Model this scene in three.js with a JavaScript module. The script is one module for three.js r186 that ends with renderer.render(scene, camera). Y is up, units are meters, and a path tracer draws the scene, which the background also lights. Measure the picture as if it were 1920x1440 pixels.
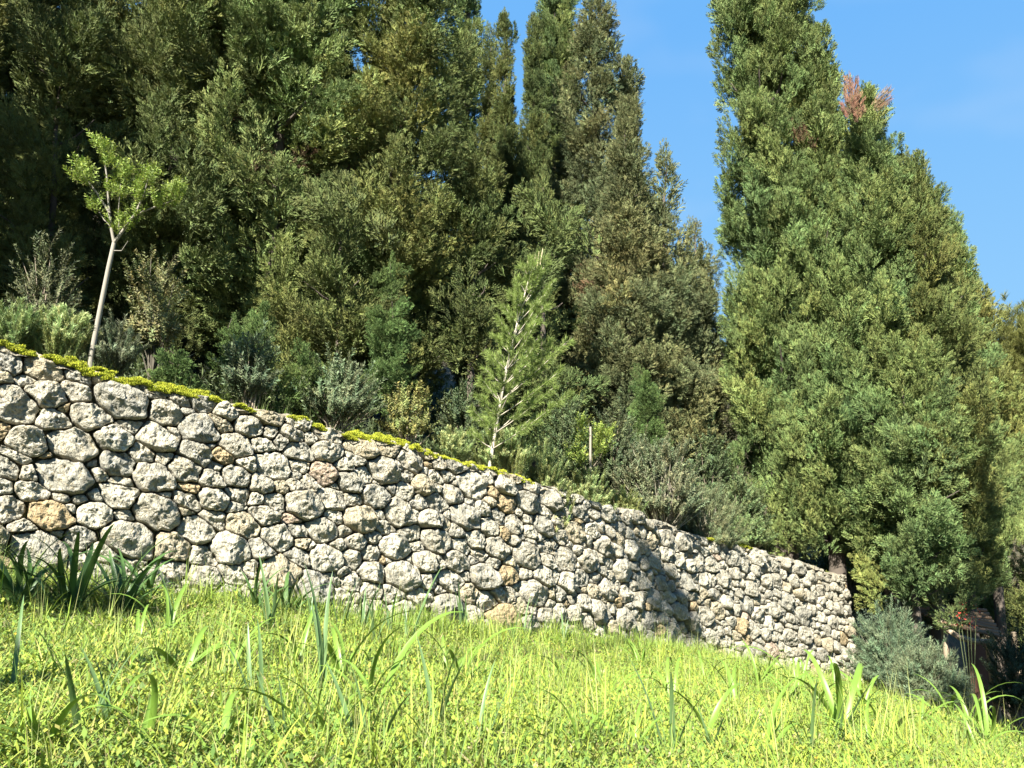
import * as THREE from 'three';
import { mergeGeometries } from 'three/addons/utils/BufferGeometryUtils.js';
import { createNoise2D, createNoise3D } from 'simplex-noise';

// ───────────────────────── camera, sky, sun, exposure ─────────────────────────
const scene = new THREE.Scene();
const PITCH = THREE.MathUtils.degToRad(7), FOV = 50, EYE = new THREE.Vector3(0, 1.5, 0);
const camera = new THREE.PerspectiveCamera(FOV, 4 / 3, 0.1, 2000);
camera.position.copy(EYE); camera.rotation.set(PITCH, 0, 0);
scene.add(camera);
const renderer = new THREE.WebGLRenderer({ antialias: true });
renderer.toneMapping = THREE.LinearToneMapping;
renderer.toneMappingExposure = 4.6;
renderer.shadowMap.enabled = true;

const SUN_AZ = new THREE.Vector2(-0.36, 0.933).normalize(), SUN_EL = THREE.MathUtils.degToRad(44);
const SUN = new THREE.Vector3(SUN_AZ.x * Math.cos(SUN_EL), Math.sin(SUN_EL), SUN_AZ.y * Math.cos(SUN_EL));
const sun = new THREE.DirectionalLight(new THREE.Color(1.0, 0.955, 0.86), 5);
sun.target.position.set(0, 0, -12); sun.position.copy(SUN).multiplyScalar(60).add(sun.target.position);
sun.castShadow = true; sun.shadow.mapSize.set(4096, 4096);
Object.assign(sun.shadow.camera, { left: -30, right: 30, top: 30, bottom: -30, near: 1, far: 150 });
scene.add(sun, sun.target);

function rng(seed) { let a = seed >>> 0; return () => { a = (a + 0x6d2b79f5) | 0; let t = Math.imul(a ^ (a >>> 15), 1 | a); t = (t + Math.imul(t ^ (t >>> 7), 61 | t)) ^ t; return ((t ^ (t >>> 14)) >>> 0) / 4294967296; }; }
const n2 = createNoise2D(rng(11)), n3 = createNoise3D(rng(12));
const clamp = (x, a, b) => Math.min(b, Math.max(a, x)), lerp = (a, b, t) => a + (b - a) * t;
const sstep = (a, b, x) => { const t = clamp((x - a) / (b - a), 0, 1); return t * t * (3 - 2 * t); };
const V = (x, y, z) => new THREE.Vector3(x, y, z);
function fbm2(x, y, o = 4) { let s = 0, a = 0.5, f = 1; for (let i = 0; i < o; i++) { s += a * n2(x * f, y * f); a *= 0.5; f *= 2.03; } return s; }
function fbm3(x, y, z, o = 3) { let s = 0, a = 0.5, f = 1; for (let i = 0; i < o; i++) { s += a * n3(x * f, y * f, z * f); a *= 0.5; f *= 2.07; } return s; }

{ // clear spring sky: pale near the horizon, azure above, a breath of cirrus
  const W = 1024, H = 512, d = new Float32Array(W * H * 4);
  const low = [0.078, 0.150, 0.220], mid = [0.038, 0.106, 0.211], top = [0.020, 0.062, 0.162];
  for (let j = 0; j < H; j++) {
    const el = ((j + 0.5) / H - 0.5) * Math.PI, e = Math.max(0, Math.sin(el));
    for (let i = 0; i < W; i++) {
      const az = (i / W) * 2 * Math.PI, o = (j * W + i) * 4;
      const a = clamp(e / 0.5, 0, 1), b = sstep(0.5, 1, e);
      const cx = Math.cos(az) * 2, cz = Math.sin(az) * 2;
      const ci = clamp(fbm3(cx * 1.6, e * 9, cz * 1.6, 4) * 1.2 - 0.1, 0, 1) * 0.22;
      for (let c = 0; c < 3; c++) {
        let v = lerp(lerp(low[c], mid[c], a), top[c], b);
        v = lerp(v, 0.215, ci * (c === 2 ? 0.3 : 1) * 0.5);
        d[o + c] = el <= 0 ? [0.06, 0.07, 0.045][c] : v;
      }
      d[o + 3] = 1;
    }
  }
  const t = new THREE.DataTexture(d, W, H, THREE.RGBAFormat, THREE.FloatType);
  t.mapping = THREE.EquirectangularReflectionMapping; t.magFilter = t.minFilter = THREE.LinearFilter; t.needsUpdate = true;
  scene.background = t; scene.environment = t;
}

// a point in the place that the photographer saw at picture position (px, py) of 1920 x 1440, d metres ahead
const F = 720 / Math.tan(THREE.MathUtils.degToRad(FOV / 2));
function at(px, py, d) {
  const x = (px - 960) / F * d, y = -(py - 720) / F * d, c = Math.cos(PITCH), s = Math.sin(PITCH);
  return V(EYE.x + x, EYE.y + y * c + d * s, EYE.z + y * s - d * c);
}
const camDist = (p) => Math.max(0.5, p.distanceTo(EYE));

// ───────────────────────── helpers ─────────────────────────
const taken = new Map();
function numbered(n) { const k = taken.get(n) ?? 0; taken.set(n, k + 1); return k ? `${n}_${String(k).padStart(3, '0')}` : n; }
function tag(o, label, category, group, kind) { if (label) o.userData.label = label; if (category) o.userData.category = category; if (group) o.userData.group = group; if (kind) o.userData.kind = kind; return o; }
function thing(name, pos, label, category, group) { const g = new THREE.Group(); g.name = numbered(name); g.position.copy(pos); scene.add(g); return tag(g, label, category, group); }
function part(name, geo, mat, parent, kind) { const m = new THREE.Mesh(geo, mat); m.name = parent === scene ? numbered(name) : name; m.castShadow = m.receiveShadow = true; parent.add(m); if (kind) m.userData.kind = kind; return m; }
function copies(name, geo, mat, list, parent, kind = 'stuff') { // list: [{m: Matrix4, c: Color}]
  const im = new THREE.InstancedMesh(geo, mat, list.length); im.name = parent === scene ? numbered(name) : name;
  list.forEach((e, i) => { im.setMatrixAt(i, e.m); if (e.c) im.setColorAt(i, e.c); });
  im.castShadow = im.receiveShadow = true; parent.add(im); if (kind) im.userData.kind = kind; return im;
}
const _q = new THREE.Quaternion(), UPV = V(0, 1, 0);
function mat4(p, dir, roll, sx, sy = sx, sz = sx) { // local +y along dir
  const q = new THREE.Quaternion().setFromUnitVectors(UPV, dir.clone().normalize());
  q.multiply(_q.setFromAxisAngle(UPV, roll));
  return new THREE.Matrix4().compose(p, q, V(sx, sy, sz));
}
function rdir(r) { const z = r() * 2 - 1, a = r() * 6.2832, s = Math.sqrt(1 - z * z); return V(s * Math.cos(a), z, s * Math.sin(a)); }

class GB { // collects triangles with vertex colours
  constructor() { this.p = []; this.c = []; this.i = []; }
  v(a, c) { this.p.push(a.x, a.y, a.z); this.c.push(c[0], c[1], c[2]); return this.p.length / 3 - 1; }
  diamond(p, dir, side, len, w, c, wide = 0.42) {
    const m = p.clone().addScaledVector(dir, len * wide);
    const a = this.v(p, c), b = this.v(m.clone().addScaledVector(side, w / 2), c), d = this.v(m.addScaledVector(side, -w / 2), c), e = this.v(p.clone().addScaledVector(dir, len), c);
    this.i.push(a, d, b, b, d, e);
  }
  blade(p, dir, side, bend, len, w, segs, c, droop = 0.5) { // tapering curved strip
    let q = p.clone(), t = dir.clone().normalize(); const st = len / segs; let prev = null;
    for (let k = 0; k <= segs; k++) {
      const f = k / segs, ww = w * (f < 0.25 ? 0.75 + f : 1) * Math.pow(1 - f, 0.55) + (k === segs ? 0.0002 : 0);
      const a = this.v(q.clone().addScaledVector(side, ww / 2), c), b = this.v(q.clone().addScaledVector(side, -ww / 2), c);
      if (prev) this.i.push(prev[0], prev[1], a, a, prev[1], b);
      prev = [a, b]; t.addScaledVector(bend, droop / segs * (0.5 + f)).normalize(); q = q.clone().addScaledVector(t, st);
    }
  }
  tube(pts, rad, sides, c) {
    const rings = [];
    for (let k = 0; k < pts.length; k++) {
      const t = pts[Math.min(k + 1, pts.length - 1)].clone().sub(pts[Math.max(k - 1, 0)]).normalize();
      const a = Math.abs(t.y) < 0.9 ? UPV : V(1, 0, 0), x = V(0, 0, 0).crossVectors(t, a).normalize(), y = V(0, 0, 0).crossVectors(x, t);
      const ring = [];
      for (let s = 0; s < sides; s++) { const an = s / sides * 6.2832; ring.push(this.v(pts[k].clone().addScaledVector(x, Math.cos(an) * rad[k]).addScaledVector(y, Math.sin(an) * rad[k]), c)); }
      rings.push(ring);
    }
    for (let k = 0; k + 1 < rings.length; k++) for (let s = 0; s < sides; s++) { const n = (s + 1) % sides; this.i.push(rings[k][s], rings[k + 1][s], rings[k][n], rings[k][n], rings[k + 1][s], rings[k + 1][n]); }
    const end = rings[rings.length - 1], tip = this.v(pts[pts.length - 1], c); for (let s = 0; s < sides; s++) this.i.push(end[s], tip, end[(s + 1) % sides]);
  }
  geo(smooth = false) {
    const g = new THREE.BufferGeometry();
    g.setAttribute('position', new THREE.Float32BufferAttribute(this.p, 3)); g.setAttribute('color', new THREE.Float32BufferAttribute(this.c, 3)); g.setIndex(this.i);
    if (smooth) g.computeVertexNormals(); return g;
  }
}
const jit = (r, base, k) => { const f = 1 + (r() - 0.5) * k; return [base[0] * f * (1 + (r() - 0.5) * k * 0.5), base[1] * f, base[2] * f]; };
function perp(d, r) { const a = rdir(r); return V(0, 0, 0).crossVectors(d, a).normalize(); }

// computed textures
function tex(size, fn, srgb) {
  const d = new Uint8Array(size * size * 4);
  for (let j = 0; j < size; j++) for (let i = 0; i < size; i++) { const v = fn(i / size, j / size), o = (j * size + i) * 4; for (let c = 0; c < 3; c++) d[o + c] = clamp(Math.round(255 * (Array.isArray(v) ? v[c] : v)), 0, 255); d[o + 3] = 255; }
  const t = new THREE.DataTexture(d, size, size); t.wrapS = t.wrapT = THREE.RepeatWrapping; t.magFilter = THREE.LinearFilter; t.minFilter = THREE.LinearMipmapLinearFilter; t.generateMipmaps = true; if (srgb) t.colorSpace = THREE.SRGBColorSpace; t.needsUpdate = true; return t;
}
// noise that tiles: sampled on a torus
function tile(u, v, f, seed, o = 4) {
  let s = 0, a = 0.5; const R = 1 / 6.2832;
  for (let k = 0; k < o; k++) { const x = Math.cos(u * 6.2832) * R * f, y = Math.sin(u * 6.2832) * R * f, z = Math.cos(v * 6.2832) * R * f, w = Math.sin(v * 6.2832) * R * f; s += a * (n3(x + seed, y + z * 0.73, w + z * 0.41 - seed) + n3(y - seed + 7, x + w * 0.61, z - 3)) * 0.6; a *= 0.55; f *= 2.1; }
  return s;
}
const stoneBump = tex(512, (u, v) => { const a = tile(u, v, 9, 3, 5), p = tile(u, v, 26, 9, 3); return 0.55 + a * 0.42 - Math.max(0, p - 0.12) * 0.9; });
const stoneMap = tex(512, (u, v) => {
  const a = tile(u, v, 5, 21, 5), b = tile(u, v, 17, 33, 4), c = tile(u, v, 40, 41, 2), l = sstep(0.16, 0.4, tile(u, v, 11, 55, 4)), k = sstep(0.2, 0.42, tile(u, v, 8, 77, 5));
  let g = 0.80 + a * 0.16 + b * 0.12 + c * 0.06; let col = [g, g * 0.985, g * 0.94];
  col = col.map((x, i) => lerp(x, [0.60, 0.60, 0.575][i], l * 0.55)); return col.map((x, i) => lerp(x, [0.80, 0.72, 0.55][i], k * 0.45));
}, true);
const barkBump = tex(256, (u, v) => 0.5 + tile(u * 1, v, 14, 5, 4) * 0.5);
const soilMap = tex(512, (u, v) => { const a = tile(u, v, 6, 61, 5), b = tile(u, v, 30, 71, 3), k = sstep(-0.1, 0.35, a); const g = 0.9 + b * 0.35; return [lerp(0.72, 0.95, k) * g, lerp(0.78, 0.88, k) * g, lerp(0.6, 0.78, k) * g]; }, true);
const soilBump = tex(512, (u, v) => 0.5 + tile(u, v, 22, 81, 5) * 0.6);

// ───────────────────────── the wall's course ─────────────────────────
const WH = 2.05; // height of the wall's face
const course = [[-900, 490, 5.9], [-600, 520, 6.3], [-250, 577, 6.85], [0, 640, 7.4], [200, 692, 7.9], [400, 745, 8.5], [600, 793, 9.2], [800, 842, 10.1], [1000, 900, 11.25], [1150, 946, 12.55], [1300, 996, 14.4], [1450, 1038, 16.1], [1578, 1078, 17.8]];
const curve = new THREE.CatmullRomCurve3(course.map(([x, y, d]) => at(x, y, d)), false, 'centripetal');
const WP = curve.getPoints(360), WU = [0];
for (let i = 1; i < WP.length; i++) WU.push(WU[i - 1] + Math.hypot(WP[i].x - WP[i - 1].x, WP[i].z - WP[i - 1].z));
const UEND = WU[WU.length - 1];
{ // at its end the wall turns back into the bank
  const e = WP[WP.length - 1], b = WP[WP.length - 6], tx = e.x - b.x, tz = e.z - b.z, l = Math.hypot(tx, tz), t = [tx / l, tz / l];
  let a = Math.atan2(t[1], t[0]), p = e.clone();
  for (let k = 0; k < 26; k++) { if (k < 12) a -= 1.45 / 12; const st = k < 12 ? 0.045 : 0.1; p = V(p.x + Math.cos(a) * st, p.y - 0.01 * (k < 12 ? 1 : 0), p.z + Math.sin(a) * st); WP.push(p); WU.push(WU[WU.length - 1] + st); }
}
const UALL = WU[WU.length - 1];
function wallAt(u) {
  u = clamp(u, 0.001, UALL - 0.001); let a = 0, b = WU.length - 1; while (b - a > 1) { const m = (a + b) >> 1; if (WU[m] <= u) a = m; else b = m; }
  const f = (u - WU[a]) / (WU[b] - WU[a]), p = WP[a].clone().lerp(WP[b], f);
  const i0 = Math.max(0, a - 2), i1 = Math.min(WP.length - 1, b + 2); let tx = WP[i1].x - WP[i0].x, tz = WP[i1].z - WP[i0].z; const l = Math.hypot(tx, tz), ty = (WP[i1].y - WP[i0].y) / l; tx /= l; tz /= l;
  return { p, t: V(tx, ty, tz), n: V(-tz, 0, tx) };
}
const mainN = WU.findIndex((u) => u >= UEND);
function nearWall(x, z) { // distance in front of the wall's face line (negative behind), place along it, top there
  let best = 1e9, bi = 0; for (let i = 0; i <= mainN; i += 4) { const d = (WP[i].x - x) ** 2 + (WP[i].z - z) ** 2; if (d < best) { best = d; bi = i; } }
  for (let i = Math.max(0, bi - 4); i <= Math.min(mainN, bi + 4); i++) { const d = (WP[i].x - x) ** 2 + (WP[i].z - z) ** 2; if (d < best) { best = d; bi = i; } }
  const i0 = clamp(bi - 1, 0, mainN - 2), a = WP[i0], b = WP[i0 + 2], l = Math.hypot(b.x - a.x, b.z - a.z), tx = (b.x - a.x) / l, tz = (b.z - a.z) / l;
  const al = (x - WP[bi].x) * tx + (z - WP[bi].z) * tz, sd = (x - WP[bi].x) * -tz + (z - WP[bi].z) * tx;
  const u = WU[bi] + al; let top = WP[bi].y + al * (b.y - a.y) / l;
  if (u < -0.05) top = WP[0].y + clamp(-u, 0, 14) * 0.1; if (u > UEND) top = WP[mainN].y - Math.min(u - UEND, 16) * 0.15;
  return { sd, u, top };
}

// ───────────────────────── ground ─────────────────────────
const ctl = [];
for (const u of [0.5, 3, 6, 9, 12, 15, UEND]) { const w = wallAt(Math.min(u, UEND)); ctl.push([w.p.x + w.n.x * 0.2, w.p.z + w.n.z * 0.2, w.p.y - WH - 0.02 - 0.2 * sstep(9, 19, u)]); }
for (const [x, y, d] of [[0, 1440, 2.8], [960, 1440, 3.2], [1920, 1500, 4.6], [400, 1250, 5.2], [960, 1315, 5.5], [1500, 1335, 7.2], [1180, 1280, 8.5], [1700, 1345, 11], [1815, 1378, 9], [1925, 1418, 7.4], [1850, 1345, 17]]) { const p = at(x, y, d); ctl.push([p.x, p.z, p.y]); }
for (const [x, z, y] of [[0, 0, 0.2], [-4, 0, 0.5], [4, 0, -0.2], [0, 4, 0.1], [-8, -3, 1.0], [8.2, -12.5, -3.2], [8, -8, -2.6], [7, -4, -1.7], [12, -14, -4.4], [14, -22, -5.2]]) ctl.push([x, z, y]);
const tps = (() => {
  const n = ctl.length, N = n + 3, A = [], phi = (r2) => (r2 < 1e-9 ? 0 : 0.5 * r2 * Math.log(r2));
  for (let i = 0; i < n; i++) A.push([...ctl.map((c, j) => phi((c[0] - ctl[i][0]) ** 2 + (c[1] - ctl[i][1]) ** 2) + (i === j ? 0.02 : 0)), 1, ctl[i][0], ctl[i][1], ctl[i][2]]);
  for (let k = 0; k < 3; k++) A.push([...ctl.map((c) => [1, c[0], c[1]][k]), 0, 0, 0, 0]);
  for (let i = 0; i < N; i++) { let m = i; for (let j = i + 1; j < N; j++) if (Math.abs(A[j][i]) > Math.abs(A[m][i])) m = j; [A[i], A[m]] = [A[m], A[i]]; for (let j = 0; j < N; j++) if (j !== i) { const f = A[j][i] / A[i][i]; if (f) for (let k = i; k <= N; k++) A[j][k] -= f * A[i][k]; } }
  const w = A.map((r, i) => r[N] / r[i]);
  return (x, z) => { x = clamp(x, -9, 15); z = clamp(z, -23, 4); let s = w[n] + w[n + 1] * x + w[n + 2] * z; for (let i = 0; i < n; i++) s += w[i] * phi((ctl[i][0] - x) ** 2 + (ctl[i][1] - z) ** 2); return s; };
})();
function groundY(x, z) {
  const q = nearWall(x, z), over = clamp((q.u - UEND) / 4, 0, 1.5);
  const lump = fbm2(x * 0.9, z * 0.9, 3) * 0.05 + fbm2(x * 0.15 + 5, z * 0.15, 2) * 0.12 * sstep(1, 8, Math.abs(q.sd));
  const w = sstep(0.12 - over * 1.2, 0.42 + over * 3.5, -q.sd);
  const front = w < 1 ? tps(x, z) : 0, back = q.top - 0.06 + 0.12 * clamp(-q.sd - 0.6, 0, 6) + 0.5 * clamp(-q.sd - 7, 0, 45);
  return lerp(front, back, w) + lump;
}
const G = (x, z, dy = 0) => V(x, groundY(x, z) + dy, z);

// foliage and ground colours (linear)
const C = {
  soil: [0.14, 0.112, 0.062], litter: [0.085, 0.064, 0.038], bark: [0.075, 0.06, 0.046],
};
{
  const axis = (a, b, st, far) => { const o = []; for (let x = a; x <= b; x += st) o.push(x); let s = st, x = b; while (x < far) { s *= 1.35; x += s; o.push(x); } s = st; x = a; while (x > -far) { s *= 1.35; x -= s; o.unshift(x); } return o; };
  const xs = axis(-9, 15, 0.16, 600), zs = axis(-24, 3, 0.16, 600), P = [], UV = [], K = [], I = [];
  for (const z of zs) for (const x of xs) {
    const y = groundY(x, z), q = nearWall(x, z); P.push(x, y, z); UV.push(x / 1.7, z / 1.7);
    const m = sstep(-0.5, 0.4, fbm2(x * 0.5, z * 0.5, 4) + (q.sd > 0 && x < 8.5 ? 0.25 : -0.35)); for (let c = 0; c < 3; c++) K.push(lerp(C.litter[c], C.soil[c], m));
  }
  const W = xs.length; for (let j = 0; j + 1 < zs.length; j++) for (let i = 0; i + 1 < W; i++) { const a = j * W + i; I.push(a, a + W, a + 1, a + 1, a + W, a + W + 1); }
  const g = new THREE.BufferGeometry(); g.setAttribute('position', new THREE.Float32BufferAttribute(P, 3)); g.setAttribute('uv', new THREE.Float32BufferAttribute(UV, 2)); g.setAttribute('color', new THREE.Float32BufferAttribute(K, 3)); g.setIndex(I); g.computeVertexNormals();
  const m = part('ground', g, new THREE.MeshStandardMaterial({ vertexColors: true, map: soilMap, bumpMap: soilBump, bumpScale: 0.03, roughness: 1 }), scene);
  tag(m, 'brown earth of the sloping meadow and the terrace behind the wall', null, null, 'structure');
}
console.log('ground', UEND.toFixed(1), UALL.toFixed(1));

// ───────────────────────── the dry stone wall ─────────────────────────
const wallBase = wallAt(UEND * 0.5);
const wall = thing('stone_wall', V(0, 0, 0), 'long dry stone retaining wall of rough pale grey limestone above the meadow', 'wall');
{
  const r = rng(101), AN = 1.42, S0 = -0.34, pts = [];
  const Hn = (u) => WH + 0.05 * n2(u * 0.8, 4) - 0.02;
  const cell = 0.25, grid = new Map(), key = (a, b) => Math.floor(a / cell) * 1000 + Math.floor(b / cell);
  const tryPut = (u, s, rad) => { // s already stretched
    const R = 3; for (let i = -R; i <= R; i++) for (let j = -R; j <= R; j++) for (const p of grid.get(key(u + i * cell, s + j * cell + 50)) ?? []) if (Math.hypot(p.u - u, p.s - s) < 0.86 * (p.r + rad)) return false;
    const p = { u, s, r: rad }; pts.push(p); const k = key(u, s + 50); if (!grid.has(k)) grid.set(k, []); grid.get(k).push(p); return true;
  };
  for (const [rad, tries, most] of [[0.235, 1500, 62], [0.2, 6000, 120], [0.165, 12000, 180], [0.13, 18000, 200], [0.1, 20000, 190], [0.07, 20000, 170], [0.05, 12000, 140]]) {
    let n = 0; for (let k = 0; k < tries && n < most; k++) { const rr = rad * (0.9 + r() * 0.2); const u = r() * UALL; if (u > UEND - 0.2 && rad > 0.17) continue; if (tryPut(u, (S0 + r() * (WH - S0)) * AN, rr)) n++; }
  }
  const stones = [];
  for (const p of pts) {
    let poly = [[-0.6, -0.6], [0.6, -0.6], [0.6, 0.6], [-0.6, 0.6]];
    const clip = (nx, ny, c) => { const o = []; for (let i = 0; i < poly.length; i++) { const a = poly[i], b = poly[(i + 1) % poly.length], da = a[0] * nx + a[1] * ny - c, db = b[0] * nx + b[1] * ny - c; if (da <= 0) o.push(a); if (da * db < 0) { const f = da / (da - db); o.push([a[0] + (b[0] - a[0]) * f, a[1] + (b[1] - a[1]) * f]); } } poly = o; };
    const gap = 0.002 + r() * 0.007;
    for (const q of pts) { if (q === p) continue; const dx = q.u - p.u, dy = q.s - p.s, d2 = dx * dx + dy * dy; if (d2 > 0.72) continue; const d = Math.sqrt(d2); clip(dx / d, dy / d, (d2 + p.r * p.r - q.r * q.r) / (2 * d) - gap); if (poly.length < 3) break; }
    if (poly.length < 3) continue;
    const top = Hn(p.u) * AN; clip(0, 1, top - p.s); clip(0, -1, p.s - S0 * AN); clip(-1, 0, p.u); clip(1, 0, UALL - p.u); if (poly.length < 3) continue;
    poly = poly.map(([a, b]) => [a, b / AN]);
    for (let k = 0; k < 2; k++) { const o = []; for (let i = 0; i < poly.length; i++) { const a = poly[i], b = poly[(i + 1) % poly.length], c = k ? 0.22 : 0.1; o.push([lerp(a[0], b[0], c), lerp(a[1], b[1], c)], [lerp(a[0], b[0], 1 - c), lerp(a[1], b[1], 1 - c)]); } poly = o; }
    let A = 0, cx = 0, cy = 0; for (let i = 0; i < poly.length; i++) { const a = poly[i], b = poly[(i + 1) % poly.length], k = a[0] * b[1] - b[0] * a[1]; A += k; cx += (a[0] + b[0]) * k; cy += (a[1] + b[1]) * k; }
    cx /= 3 * A; cy /= 3 * A; A = Math.abs(A / 2); if (A < 0.0007) continue;
    poly = poly.map(([a, b]) => [a - cx, b - cy]);
    const u = p.u + cx, s = p.s / AN + cy, w = wallAt(u), P0 = w.p.clone(); P0.y += s - WH; P0.addScaledVector(w.n, 0.24 * (1 - s / WH));
    const dep = P0.clone().sub(EYE), dist = dep.length(), facing = Math.max(0.05, -dep.dot(w.n) / dist);
    const scr = Math.abs((P0.x - EYE.x) / -P0.z) < 0.68 && s > 0.0 ? 1 : 0.02;
    stones.push({ poly, A, u, s, w, P0, show: scr * A * facing / dist / dist });
  }
  stones.sort((a, b) => b.show - a.show);
  function stoneGeo(st, N, R, sd) {
    const rr = rng(sd), { poly, A, w, P0 } = st, size = Math.sqrt(A), T = clamp(size * (0.26 + rr() * 0.26), 0.03, 0.13), push = (rr() - 0.4) * Math.min(0.07, size * 0.3);
    const ta = V(w.t.x, w.t.y, w.t.z), bb = V(w.n.x * -0.123, 1, w.n.z * -0.123), nn = w.n.clone().add(V(0, 0.123, 0)).normalize();
    const planes = []; for (let k = 0; k < 5; k++) { const an = rr() * 6.28, sl = 0.1 + rr() * 0.65; planes.push([Math.cos(an) * sl, Math.sin(an) * sl, T * (0.6 + rr() * 0.45)]); }
    const ox = rr() * 90, oy = rr() * 90, oz = rr() * 90, P = [], UV = [], I = [], rad = [], uo = rr() * 5, vo = rr() * 5, pw = 4 + rr() * 7;
    for (let k = 0; k < N; k++) {
      const an = k / N * 6.28318, dx = Math.cos(an), dy = Math.sin(an); let t = 1e9;
      for (let i = 0; i < poly.length; i++) { const a = poly[i], b = poly[(i + 1) % poly.length], ex = b[0] - a[0], ey = b[1] - a[1], den = dx * ey - dy * ex; if (Math.abs(den) < 1e-9) continue; const tt = (a[0] * ey - a[1] * ex) / den, ss = (a[0] * dy - a[1] * dx) / den; if (tt > 0 && ss >= -0.001 && ss <= 1.001) t = Math.min(t, tt); }
      rad.push((t > 1e8 ? size * 0.5 : t) * (1 + 0.07 * n2(an * 1.3 + ox, oy) + 0.035 * n2(an * 4 + oy, oz)));
    }
    const put = (a, b, z) => {
      const l = [a, b, z], e = (fbm3(a * 6 + ox, b * 6 + oy, z * 6 + oz, 3) * 0.036 - Math.abs(n3(a * 11 + oz, b * 11 + oy, z * 11)) * 0.010) * Math.min(1, size / 0.15), e2 = n3(a * 34 + oy, b * 34 + oz, z * 34 + ox) * 0.0045 + n3(a * 62 + oy, b * 62, z * 62 + ox) * 0.0025, e3 = -Math.max(0, n3(a * 19 + oz, b * 19 + ox, z * 19) - 0.38) * 0.034;
      const k = z > -0.05 ? 1 : 0.3, zz = z + push + (e + e2 + e3) * k, sc = 1 + (e * 0.5 + e2) * 0.5 / Math.max(size, 0.06);
      const q = P0.clone().addScaledVector(ta, a * sc).addScaledVector(bb, b * sc).addScaledVector(nn, zz); P.push(q.x, q.y, q.z); UV.push((a + zz * 0.6) / 0.55 + uo, (b + zz * 0.6) / 0.55 + vo); return P.length / 3 - 1;
    };
    const rings = [];
    { const ring = []; for (let k = 0; k < N; k++) { const an = k / N * 6.28318; ring.push(put(Math.cos(an) * rad[k] * 0.9, Math.sin(an) * rad[k] * 0.9, -0.16)); } rings.push(ring); }
    for (let j = 0; j < R; j++) {
      const rho = j === 0 ? 1 : Math.pow(1 - j / R, 0.85), ring = [];
      for (let k = 0; k < N; k++) { const an = k / N * 6.28318, a = Math.cos(an) * rad[k] * rho, b = Math.sin(an) * rad[k] * rho; let z = T * Math.pow(Math.max(0, 1 - Math.pow(rho, pw)), 0.62); for (const q of planes) z = Math.min(z, Math.max(q[2] + a * q[0] + b * q[1], z * 0.35)); ring.push(put(a, b, z)); }
      rings.push(ring);
    }
    let zc = T; for (const q of planes) zc = Math.min(zc, q[2]); const c = put(0, 0, zc);
    for (let j = 0; j + 1 < rings.length; j++) for (let k = 0; k < N; k++) { const n = (k + 1) % N, a = rings[j][k], b = rings[j][n], d = rings[j + 1][k], e = rings[j + 1][n]; I.push(a, b, d, d, b, e); }
    const L = rings[rings.length - 1]; for (let k = 0; k < N; k++) I.push(L[k], L[(k + 1) % N], c);
    const g = new THREE.BufferGeometry(); g.setAttribute('position', new THREE.Float32BufferAttribute(P, 3)); g.setAttribute('uv', new THREE.Float32BufferAttribute(UV, 2)); g.setIndex(I); g.computeVertexNormals(); return g;
  }
  const tones = [[0.42, 0.40, 0.34], [0.47, 0.45, 0.385], [0.37, 0.36, 0.315], [0.52, 0.50, 0.43], [0.44, 0.395, 0.295], [0.42, 0.335, 0.205], [0.45, 0.36, 0.29], [0.33, 0.325, 0.29]];
  const smats = tones.map((t) => new THREE.MeshStandardMaterial({ color: new THREE.Color().setRGB(...t), map: stoneMap, bumpMap: stoneBump, bumpScale: 0.03, roughness: 0.95 }));
  const pick = () => { const x = r(); return x < 0.27 ? 0 : x < 0.49 ? 1 : x < 0.65 ? 2 : x < 0.79 ? 3 : x < 0.89 ? 4 : x < 0.95 ? 5 : x < 0.965 ? 6 : 7; };
  const rest = smats.map(() => []);
  stones.forEach((st, i) => {
    const t = pick();
    if (i < 300) { const m = part('stone', stoneGeo(st, 46, 13, 1000 + i), smats[t], wall); if (i) m.name = `stone_${String(i).padStart(3, '0')}`; } else rest[t].push(stoneGeo(st, st.A > 0.012 ? 24 : 14, st.A > 0.012 ? 7 : 4, 1000 + i));
  });
  // the other stones: one part, its tones as material groups
  const used = rest.map((g, i) => [g, i]).filter(([g]) => g.length), big = mergeGeometries(used.map(([g]) => mergeGeometries(g)), true);
  part('smaller_stones', big, used.map(([, i]) => smats[i]), wall, 'stuff');
  console.log('stones', stones.length);
  // earth core behind the stones, closed at the back
  const P = [], I = [], UV = [], step = 0.12, n = Math.floor(UALL / step), prof = [[-0.5, 0.17], [0.5, 0.10], [1.2, 0.02], [WH - 0.06, -0.08], [WH - 0.03, -0.3], [WH - 0.1, -0.5], [-0.5, -0.5]];
  for (let i = 0; i <= n; i++) { const u = i * step, w = wallAt(u); for (const [s, o] of prof) { const f = fbm2(u * 5, s * 5 + o, 3) * 0.03; const q = w.p.clone().addScaledVector(w.n, o + f); P.push(q.x, w.p.y - WH + s, q.z); UV.push(u / 0.8, (s + o) / 0.8); } }
  const K = prof.length; for (let i = 0; i < n; i++) for (let j = 0; j + 1 < K; j++) { const a = i * K + j, b = a + K; I.push(a, b, a + 1, a + 1, b, b + 1); }
  const g = new THREE.BufferGeometry(); g.setAttribute('position', new THREE.Float32BufferAttribute(P, 3)); g.setAttribute('uv', new THREE.Float32BufferAttribute(UV, 2)); g.setIndex(I); g.computeVertexNormals();
  part('earth_core', g, new THREE.MeshStandardMaterial({ color: new THREE.Color().setRGB(0.17, 0.145, 0.105), map: soilMap, bumpMap: soilBump, bumpScale: 0.02, roughness: 1 }), wall);
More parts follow.
